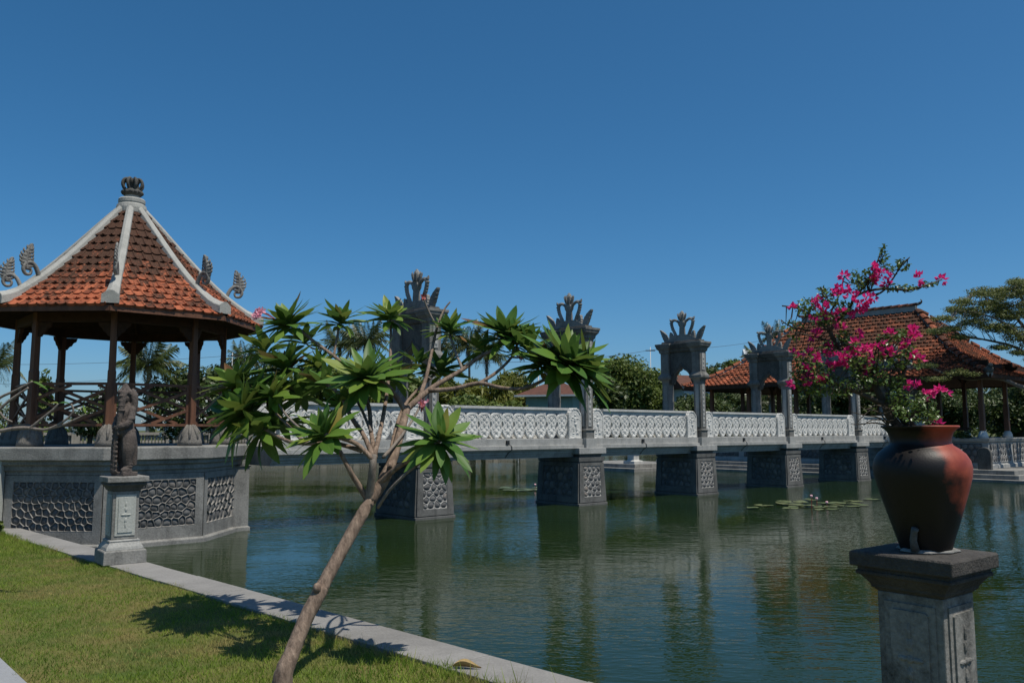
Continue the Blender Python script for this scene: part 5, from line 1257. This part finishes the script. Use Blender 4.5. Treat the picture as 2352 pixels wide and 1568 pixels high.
def leafy(label, dx, dtop, dbot, dw, Y, mat, n_=3500, leaf=.22, name='broadleaf_tree', cat='tree', group='trees beyond the pond', k=22, aspect=.5, bark='bark_dark', depth=1., flowers=0, gz=.29):
    """a tree whose crown spans dw px around dx, between the rows dtop and dbot"""
    rg = random.Random(hash((dx, dtop)) % 9999); base = at(dx, 985, Y); base.z = gz
    t = empty(name, base, 0, label, cat, group); hi = at(dx, dtop, Y).z; lo = max(at(dx, dbot, Y).z, gz + .1); rx = dw / 2 * mpx(Y); rz_ = (hi - lo) / 2; c = Vector((0, 0, (hi + lo) / 2 - gz))
    bl = clumps(c, rx, rx * depth, rz_, k, rg); leaf_cloud('crown', bl, n_, leaf, mat, t, seed=int(dx) + 7, aspect=aspect)
    b = MB(); th = max(.06, rx * .07); b.tube([(0, 0, -.1), (rx * .04, 0, c.z * .4), (0, 0, c.z * .9)], [th * 1.3, th, th * .6], 7, .08)
    for i in range(6): q = bl[i % len(bl)][0]; b.tube([(0, 0, c.z * .45), (q + Vector((0, 0, c.z * .5))) / 2, q], [th * .5, th * .35, th * .15], 5)
    b.obj('trunk', bark, t, True)
    if flowers:
        f = MB()
        for i in range(flowers):
            q = rg.choice(bl); d = Vector((rg.gauss(0, 1), rg.gauss(0, 1) - .6, rg.gauss(0, 1))).normalized(); p_ = q[0] + Vector((d.x * q[1][0], d.y * q[1][1], d.z * q[1][2])) * 1.02
            for j in range(4):
                pp = p_ + Vector((rg.gauss(0, .05), rg.gauss(0, .05), rg.gauss(0, .05))); f.ball(pp, .045, (1, 1, .7), 5, 3)
        tag(f.obj('blossoms', 'petal_white', t), kind='stuff')
    return t
def frond_mesh(L_, droop, seed, mat, name='frond'):
    rg = random.Random(seed); V = []; F = []; NL = 30; prev = None
    def pt(t_): return Vector((L_ * (t_ - .12 * droop * t_ * t_), 0, L_ * (.30 * t_ - droop * t_ * t_)))
    for i in range(NL + 1):
        t_ = i / NL; p_ = pt(t_); w_ = .022 * L_ * (1 - t_ * .9) * .5
        V += [(p_.x, -w_, p_.z), (p_.x, w_, p_.z)]
        if i: b0 = len(V) - 4; F.append((b0, b0 + 1, b0 + 3, b0 + 2))
    for i in range(2, NL + 1):
        t_ = i / NL; p_ = pt(t_)
        for sg in (-1, 1):
            ll = L_ * .34 * math.sin(math.pi * (.16 + .80 * t_)) ** .8 * rg.uniform(.85, 1.1); d = Vector((.55, sg * .75, -.32 - .5 * rg.random())).normalized(); w_ = .020 * L_ * .8
            mid = p_ + d * ll * .5 + Vector((0, 0, .04 * ll)); tip = p_ + d * ll + Vector((0, 0, -.28 * ll)); b0 = len(V)
            V += [tuple(p_), tuple(mid + Vector((w_, 0, 0))), tuple(tip), tuple(mid - Vector((w_, 0, 0)))]; F.append((b0, b0 + 1, b0 + 2, b0 + 3))
    return meshdata(name, V, F, mat)
FROND = [frond_mesh(1, .22, 1, 'palm_leaf'), frond_mesh(1, .5, 2, 'palm_leaf'), frond_mesh(1, .85, 3, 'palm_leaf'), frond_mesh(1, .06, 4, 'palm_leaf')]; DRYF = frond_mesh(1, 1.1, 5, 'palm_dry', 'dry_frond')
def palm(label, dx, dy, Y, dr, n_=20, lean=0., base_dx=None, gz=.29, seed=0):
    rg = random.Random(int(dx * 7 + seed)); c = at(dx, dy, Y); bx = at(base_dx if base_dx else dx, 980, Y); base = Vector((bx.x, Y, gz)); L_ = dr * mpx(Y)
    t = empty('coconut_palm', base, 0, label, 'palm tree', 'coconut palms beyond the pond'); h = c - base
    pts, rd = spline([(0, 0, -.1, .20), (h.x * .25, 0, h.z * .4, .15), (h.x * .7, 0, h.z * .75, .13), (h.x, 0, h.z, .12)], 8); MB().tube(pts, rd, 9, .06).obj('trunk', 'palm_bark', t, True)
    for i in range(n_):
        u_ = (i + .5) / n_; az = i * 2.39996 + rg.uniform(-.2, .2); el = R(78 - 95 * u_ + rg.uniform(-8, 8)); k = 3 if u_ < .25 else 0 if u_ < .5 else 1 if u_ < .78 else 2
        ln = L_ * rg.uniform(.85, 1.12) * (.8 if u_ < .12 else 1)
        M = Matrix.Translation(h) @ Matrix.Rotation(az, 4, 'Z') @ Matrix.Rotation(-el * .75, 4, 'Y') @ Matrix.Rotation(rg.uniform(-.35, .35), 4, 'X') @ Matrix.Scale(ln, 4)
        place('frond', FROND[k], t, M)
    for i in range(3): place('dry_frond', DRYF, t, Matrix.Translation(h) @ Matrix.Rotation(rg.uniform(0, 6.3), 4, 'Z') @ Matrix.Rotation(R(55), 4, 'Y') @ Matrix.Scale(L_ * .6, 4))
    b = MB()
    for i in range(7): a = i * .9; b.ball(h + Vector((.22 * math.cos(a), .22 * math.sin(a), -.22 - .1 * (i % 2))), .11, (1, 1, 1.2), 7, 5)
    b.obj('coconuts', 'palm_dry', t, True)
palm('broad coconut palm seen between the columns of the octagonal pavilion', 340, 838, 76, 84, 30)
palm('coconut palm fronds cut off by the left picture edge', -14, 838, 72, 70, 20)
palm('coconut palm just right of the octagonal pavilion', 563, 832, 95, 62, 24)
palm('coconut palm behind the upright frangipani rosette', 782, 790, 98, 58, 22)
palm('coconut palm left of the first gate arch', 842, 785, 92, 64, 26)
palm('slim coconut palm standing behind the first gate arch', 945, 815, 96, 56, 20)
palm('coconut palm right of the first gate arch', 1010, 800, 99, 54, 20)
palm('taller of two coconut palms between first and second gate arches', 1078, 792, 94, 64, 26)
palm('lower of two coconut palms between first and second gate arches', 1118, 818, 88, 58, 22)
palm('low coconut palm far left of the frangipani rosettes', 640, 850, 90, 52, 18)
palm('small palm crown above the hall roof corner', 1776, 770, 110, 40, 18)
palm('small distant palm left of the fourth gate arch', 1738, 822, 105, 38, 16)
palm('young palm with pale fronds rising between third and fourth gate arches', 1732, 925, 60, 62, 12)
palm('young palm hanging its fronds beside the fourth gate arch', 1770, 905, 58, 60, 10)
leafy('dark bushy tree behind the pavilion railing right side', 415, 838, 985, 170, 78, 'leaf_dark', 5000, .26)
leafy('dark tree mass right behind the pavilion corner columns', 500, 838, 985, 130, 84, 'leaf_dark', 4500, .26)
leafy('bushy green tree behind the leftmost frangipani leaves', 610, 842, 985, 180, 86, 'leaf_mid', 5000, .28)
leafy('green tree behind the middle of the frangipani crown', 730, 832, 985, 170, 88, 'leaf_mid', 5000, .28)
leafy('green tree directly behind the first gate arch', 850, 826, 985, 160, 90, 'leaf_mid', 5000, .28)
leafy('green tree left of the first gate post', 930, 850, 985, 140, 84, 'leaf_mid', 4500, .26)
leafy('sunny banana grove right of the first gate arch', 1035, 868, 965, 110, 68, 'leaf_yellow', 3800, .30, 'banana_clump', 'plant', aspect=.22)
leafy('yellow-green banana grove between first and second gate arches', 1110, 862, 965, 130, 70, 'leaf_yellow', 4600, .32, 'banana_clump', 'plant', aspect=.22)
leafy('yellow-green banana grove left of the low house', 1190, 850, 960, 110, 74, 'leaf_yellow', 4200, .32, 'banana_clump', 'plant', aspect=.22)
leafy('low green shrubs in front of the banana grove', 1085, 908, 985, 180, 64, 'leaf_mid', 3500, .2, 'shrub', 'shrub')
leafy('low leafy shrub beside the low house wall', 1180, 915, 985, 80, 63, 'leaf_mid', 2000, .18, 'shrub', 'shrub')
leafy('big round green tree right of the second gate arch', 1440, 820, 960, 175, 80, 'leaf_mid', 18000, .17, k=46)
leafy('dark lower tree in front of the big round tree', 1400, 862, 985, 90, 70, 'leaf_dark', 4000, .2)
leafy('green tree behind the third gate arch', 1535, 838, 985, 130, 84, 'leaf_mid', 5000, .26)
leafy('dark green tree between third gate arch and hall roof', 1640, 835, 985, 140, 88, 'leaf_dark', 5500, .26)
leafy('bright green tree above the left hall eave', 1690, 822, 900, 90, 100, 'leaf_mid', 3200, .28)
leafy('dark tree seen below the left hall eave', 1600, 905, 985, 150, 66, 'leaf_dark', 12000, .14)
leafy('dark tree seen under the hall roof left of the bougainvillea', 1740, 880, 990, 190, 70, 'leaf_dark', 16000, .15)
leafy('dark tree showing through the hall columns behind the bougainvillea', 1930, 862, 990, 230, 72, 'leaf_dark', 22000, .15)
leafy('dark tree showing through the hall columns right of the jar', 2140, 862, 990, 240, 74, 'leaf_dark', 22000, .15)
leafy('dark tree showing through the hall columns at the right edge', 2340, 850, 990, 230, 74, 'leaf_dark', 20000, .15)
leafy('white-blossomed frangipani bush behind the pavilion railing, left', 205, 893, 1010, 150, 50, 'leaf_dark', 4200, .13, 'blossom_bush', 'bush', 'white-blossomed bushes by the far wall', flowers=120)
leafy('white-blossomed frangipani bush behind the pavilion railing, right', 392, 905, 1010, 120, 50, 'leaf_dark', 3400, .13, 'blossom_bush', 'bush', 'white-blossomed bushes by the far wall', flowers=90)
leafy('white-blossomed bush behind the pavilion right corner', 500, 915, 1005, 110, 52, 'leaf_dark', 2800, .13, 'blossom_bush', 'bush', 'white-blossomed bushes by the far wall', flowers=60)
leafy('small spiky shrub top between the left pavilion columns', 97, 850, 990, 44, 48, 'leaf_mid', 900, .16, 'shrub', 'shrub')
leafy('bare-looking grey shrub at the far left edge', 18, 905, 1000, 60, 56, 'leaf_olive', 500, .1, 'shrub', 'shrub')
leafy('potted green plant on the slim island post', 2216, 985, 1022, 40, 34.2, 'leaf_dark', 500, .07, 'potted_plant', 'plant', None, gz=1.20)
leafy('small weeds at the foot of the white wall end', 4, 1192, 1222, 34, 12.6, 'leaf_mid', 350, .035, 'weeds', 'plant', None, gz=.34)
# more distant wood closing the horizon
hb = []
rg = random.Random(77)
for i in range(90):
    dx = rg.uniform(380, 2700); Y = rg.uniform(105, 150); top = rg.uniform(868, 915); lo = 990
    hi = at(dx, top, Y).z; c = at(dx, 985, Y); rx = rg.uniform(3, 6); hb.append((Vector((c.x, c.y, hi / 2)), (rx, rx, hi / 2), rx))
wd = leaf_cloud('distant_wood', hb, 30000, .5, 'leaf_dark', None, seed=5); tag(wd, 'distant dark wood closing the horizon behind the palms', 'wood', kind='stuff')
wd2 = []
for i in range(30):
    dx = rg.uniform(-700, 120); Y = rg.uniform(95, 150); hi = at(dx, rg.uniform(955, 978), Y).z; c = at(dx, 985, Y); rx = rg.uniform(2, 5); wd2.append((Vector((c.x, c.y, hi / 2)), (rx, rx, hi / 2), rx))
tag(leaf_cloud('distant_scrub', wd2, 8000, .4, 'leaf_mid', None, seed=6), 'low distant scrub behind the far wall on the left', 'scrub', kind='stuff')

# spreading flame tree on the island, its crown reaching in from the right edge
def flame_tree():
    rg = random.Random(21); base = UN(40.2, -9.7, .29); Y = base.y
    t = empty('flame_tree', base, 0, 'spreading feathery flame tree reaching in from the right edge', 'tree', 'trees beyond the pond'); ib = -base
    def q(x, y, dY=0): return at((3400 + x / 1.9592) / 1.65306, (1040 + y / 1.96) / 1.65306, Y + dY) + ib
    def br(pts, seg=7):
        p_, r_ = spline(pts, 6); MB().tube(p_, r_, seg, .06).obj('branch', 'bark_grey', t, True); return p_
    def P(x, y, r_, dY=0): return (*q(x, y, dY), r_)
    br([(0, 0, -.1, .32), (-.1, 0, 1.2, .26), (-.3, 0, 2.4, .22)], 10); o_ = (-.3, 0, 2.4, .2)
    mains = [[o_, P(1150, 900, .12), P(940, 840, .09), P(800, 785, .07), P(680, 775, .05), P(550, 785, .035), P(400, 760, .02)],
             [o_, P(1180, 760, .13), P(1000, 620, .09), P(880, 540, .06), P(720, 500, .045), P(560, 470, .03), P(380, 440, .015)],
             [o_, P(1160, 700, .12, -1), P(980, 520, .09, -1), P(860, 400, .06, -1.2), P(740, 330, .04, -1.2), P(600, 290, .03, -1), P(450, 270, .015, -1)],
             [o_, P(1150, 650, .12, 1), P(1000, 450, .08, 1), P(900, 330, .06, 1), P(800, 240, .04, 1), P(680, 180, .025, 1), P(590, 130, .012, 1)],
             [o_, P(1150, 600, .12), P(1030, 380, .08), P(960, 220, .05), P(920, 120, .03), P(890, 55, .015)],
             [o_, P(1200, 500, .12, .5), P(1120, 250, .08, .5), P(1050, 120, .05, .5), P(980, 60, .02, .5)]]
    sk = []
    for m_ in mains: sk += br(m_)
    blobs = []
    for (x, y, rx, ry, w_) in [(640, 135, 85, 35, 1.2), (800, 150, 95, 45, 2.4), (930, 110, 80, 60, 2.6), (500, 210, 60, 25, .7), (450, 268, 70, 22, .7), (560, 285, 95, 35, 1.4), (700, 240, 110, 45, 2.4), (850, 280, 120, 60, 3), (1000, 260, 90, 90, 3), (370, 330, 60, 12, .5), (420, 405, 60, 14, .5), (600, 360, 110, 40, 1.5), (780, 400, 110, 35, 2),
                               (900, 460, 80, 45, 1.4), (1010, 480, 80, 80, 2), (300, 430, 70, 14, .5), (480, 470, 70, 14, .5), (790, 545, 60, 12, .5), (920, 585, 50, 14, .5), (450, 730, 60, 16, .6), (300, 780, 70, 10, .4), (230, 680, 50, 8, .3), (540, 740, 50, 12, .4), (890, 55, 24, 12, .3), (1050, 640, 60, 40, 1)]:
        for j in range(int(8 + w_ * 17)):
            a = rg.uniform(0, 6.28); rr = math.sqrt(rg.random()); c = q(x + rx * rr * math.cos(a), y + ry * rr * math.sin(a), rg.uniform(-1.6, 1.6)); blobs.append((c, (.34, .34, .11), 1))
    leaf_cloud('crown', blobs, 46000, .042, 'leaf_olive', t, .8, 12, .45)
    tw = MB()
    for (c, _, _) in blobs[::3]:
        nb = min(sk, key=lambda s_: (s_ - c).length + 2.5 * max(0, .6 * abs(s_.z - c.z) - (s_.x - c.x))); tw.tube([nb, (nb + c) / 2 + Vector((.08, 0, -.03)), c], [.02, .013, .006], 4)
    tag(tw.obj('twigs', 'bark_grey', t), kind='stuff')
flame_tree()

# ================================================================ FAR WALL, HOUSE, POLES
fw_ = empty('far_balustrade', UN(0, FAR_N - .5, .66), ROT, 'long beige stone balustrade along the far bank behind the pavilion', 'balustrade')
MB().box(-.2, .2, -6, 60, -.4, .28).obj('plinth', 'wall_beige', fw_); MB().box(-.22, .22, -6, 60, .95, 1.14).obj('rail', 'wall_beige', fw_)
BM = MB().lathe([(.07, 0), (.10, .06), (.115, .2), (.06, .33), (.10, .45), (.115, .56), (.07, .67)], 8).me('baluster', 'wall_beige', True)
PM = MB().prof([(-.38, .26, .26), (1.25, .26, .26), (1.3, .30, .30), (1.38, .30, .30)]).me('pier', 'wall_beige')
for i in range(22):
    o = place('pier', PM, fw_); o.location = (.0, -6 + i * 3.1, 0)
    for j in range(11):
        if len([1]) and (i * 11 + j) < 242: o = place('baluster', BM, fw_); o.location = (0, -6 + i * 3.1 + .4 + j * .232, .28)
# low house across the pond
HC = at(1275, 935, 66); hs = empty('low_house', (HC.x, HC.y, .29), R(-20), 'low pale green house with a rusty red hip roof across the pond', 'house')
hz = at(1275, 908, 66).z - .29; ht = at(1275, 880, 66).z - .29
MB().box(-1.9, 1.9, -1.6, 1.6, 0, hz + .02).obj('wall', 'plaster', hs)
rf = MB(); rf.add([(-2.6, -2.3, hz - .05), (2.6, -2.3, hz - .05), (2.6, 2.3, hz - .05), (-2.6, 2.3, hz - .05), (-.8, 0, ht), (.8, 0, ht)], [(0, 1, 5, 4), (1, 2, 5), (2, 3, 4, 5), (3, 0, 4), (3, 2, 1, 0)]); rfo = rf.obj('roof', 'old_roof', hs)
MB().box(-2.62, 2.62, -2.36, -2.3, hz - .16, hz - .02).obj('gutter', 'plaster_white', hs)
dr = MB().box(.5, 1.3, -1.64, -1.58, 0, 1.7).obj('door', 'wood_dark', hs); MB().box(-1.3, -.3, -1.64, -1.58, .7, 1.5).obj('window', 'metal_dark', hs)
H2 = at(1222, 935, 66); sh = empty('garden_shed', (H2.x, H2.y, .29), R(10), 'small open shed with grey sheet roof left of the low house', 'shed')
MB().add([(-1.5, -1.2, 1.45), (1.5, -1.2, 1.45), (1.5, 1.2, 2.0), (-1.5, 1.2, 2.0), (-1.5, -1.2, 1.40), (1.5, -1.2, 1.40), (1.5, 1.2, 1.95), (-1.5, 1.2, 1.95)], [(0, 1, 2, 3), (7, 6, 5, 4), (0, 1, 5, 4), (1, 2, 6, 5), (2, 3, 7, 6), (3, 0, 4, 7)]).obj('roof', 'metal_sheet', sh)
for x in (-1.3, 1.3):
    for y in (-1.05, 1.05): MB().box(x - .05, x + .05, y - .05, y + .05, 0, 1.5 + (y > 0) * .4).obj('post', 'pole_white', sh)
R2 = at(1583, 870, 78); h2 = empty('far_house', (R2.x, R2.y, .29), R(25), 'small red gable roof glimpsed through the third gate arch', 'house')
zz = at(1583, 892, 78).z - .29; zt = at(1583, 862, 78).z - .29
MB().box(-1.5, 1.5, -1.2, 1.2, 0, zz).obj('wall', 'plaster_white', h2)
MB().add([(-1.9, -1.6, zz - .1), (1.9, -1.6, zz - .1), (1.9, 1.6, zz - .1), (-1.9, 1.6, zz - .1), (-1.9, 0, zt), (1.9, 0, zt)], [(0, 1, 5, 4), (1, 2, 5), (2, 3, 4, 5), (3, 0, 4), (3, 2, 1, 0)]).obj('roof', 'old_roof', h2)
R3 = at(1752, 815, 120); h3 = empty('metal_roof_house', (R3.x, R3.y, .29), R(-10), 'distant house with pale metal roof among trees above the hall eave', 'house')
zz = at(1752, 815, 120).z - .29; MB().box(-2.2, 2.2, -1.5, 1.5, 0, zz).obj('wall', 'plaster_white', h3)
MB().add([(-2.8, -2, zz), (2.8, -2, zz), (2.8, 2, zz), (-2.8, 2, zz), (-2.8, 0, zz + .9), (2.8, 0, zz + .9)], [(0, 1, 5, 4), (1, 2, 5), (2, 3, 4, 5), (3, 0, 4), (3, 2, 1, 0)]).obj('roof', 'metal_sheet', h3)
def pole(dx, dtop, Y, label, r_=.07):
    b = at(dx, 985, Y); top = at(dx, dtop, Y).z; p_ = empty('utility_pole', (b.x, b.y, .29), 0, label, 'pole', 'power poles')
    MB().tube([(0, 0, 0), (0, 0, top - .29)], [r_, r_ * .7], 8).obj('shaft', 'pole_white', p_, True); MB().box(-.5, .5, -.04, .04, top - .7, top - .6).obj('crossarm', 'metal_dark', p_); return Vector((b.x, b.y, top - .3))
a0 = pole(1237, 822, 74, 'slim pale power pole left of the second gate arch'); a1 = pole(1497, 797, 86, 'distant power pole above the big round tree', .05)
a2 = pole(528, 810, 92, 'distant power pole right of the pavilion roof', .05)
def wire(pts, label):
    b = MB()
    for p0, p1 in zip(pts[:-1], pts[1:]):
        q = [p0.lerp(p1, i / 14) - Vector((0, 0, .02 * (p1 - p0).length * 4 * (i / 14) * (1 - i / 14) * .6)) for i in range(15)]; b.tube(q, .018, 4)
    o = b.obj('power_line', 'metal_dark'); tag(o, label, 'wire', 'power lines')
wire([at(-120, 836, 92), a2, a0, a1, at(1760, 780, 105), at(2000, 775, 120)], 'thin power line sagging across the sky behind the arches')
wire([at(-120, 880, 100), at(250, 872, 100)], 'lower thin power line between the left pavilion columns')
# pale wall end at the far left
WL = at(10, 1030, 13.9)
o = MB().prof([(0, 1.0, .09), (1.22, 1.0, .09), (1.225, 1.03, .12), (1.28, 1.03, .12)]).obj('garden_wall', 'pale_cement', None, bevel=.01, loc=(WL.x - .98, WL.y, .32)); tag(o, 'end of a pale white garden wall at the left edge', 'wall')
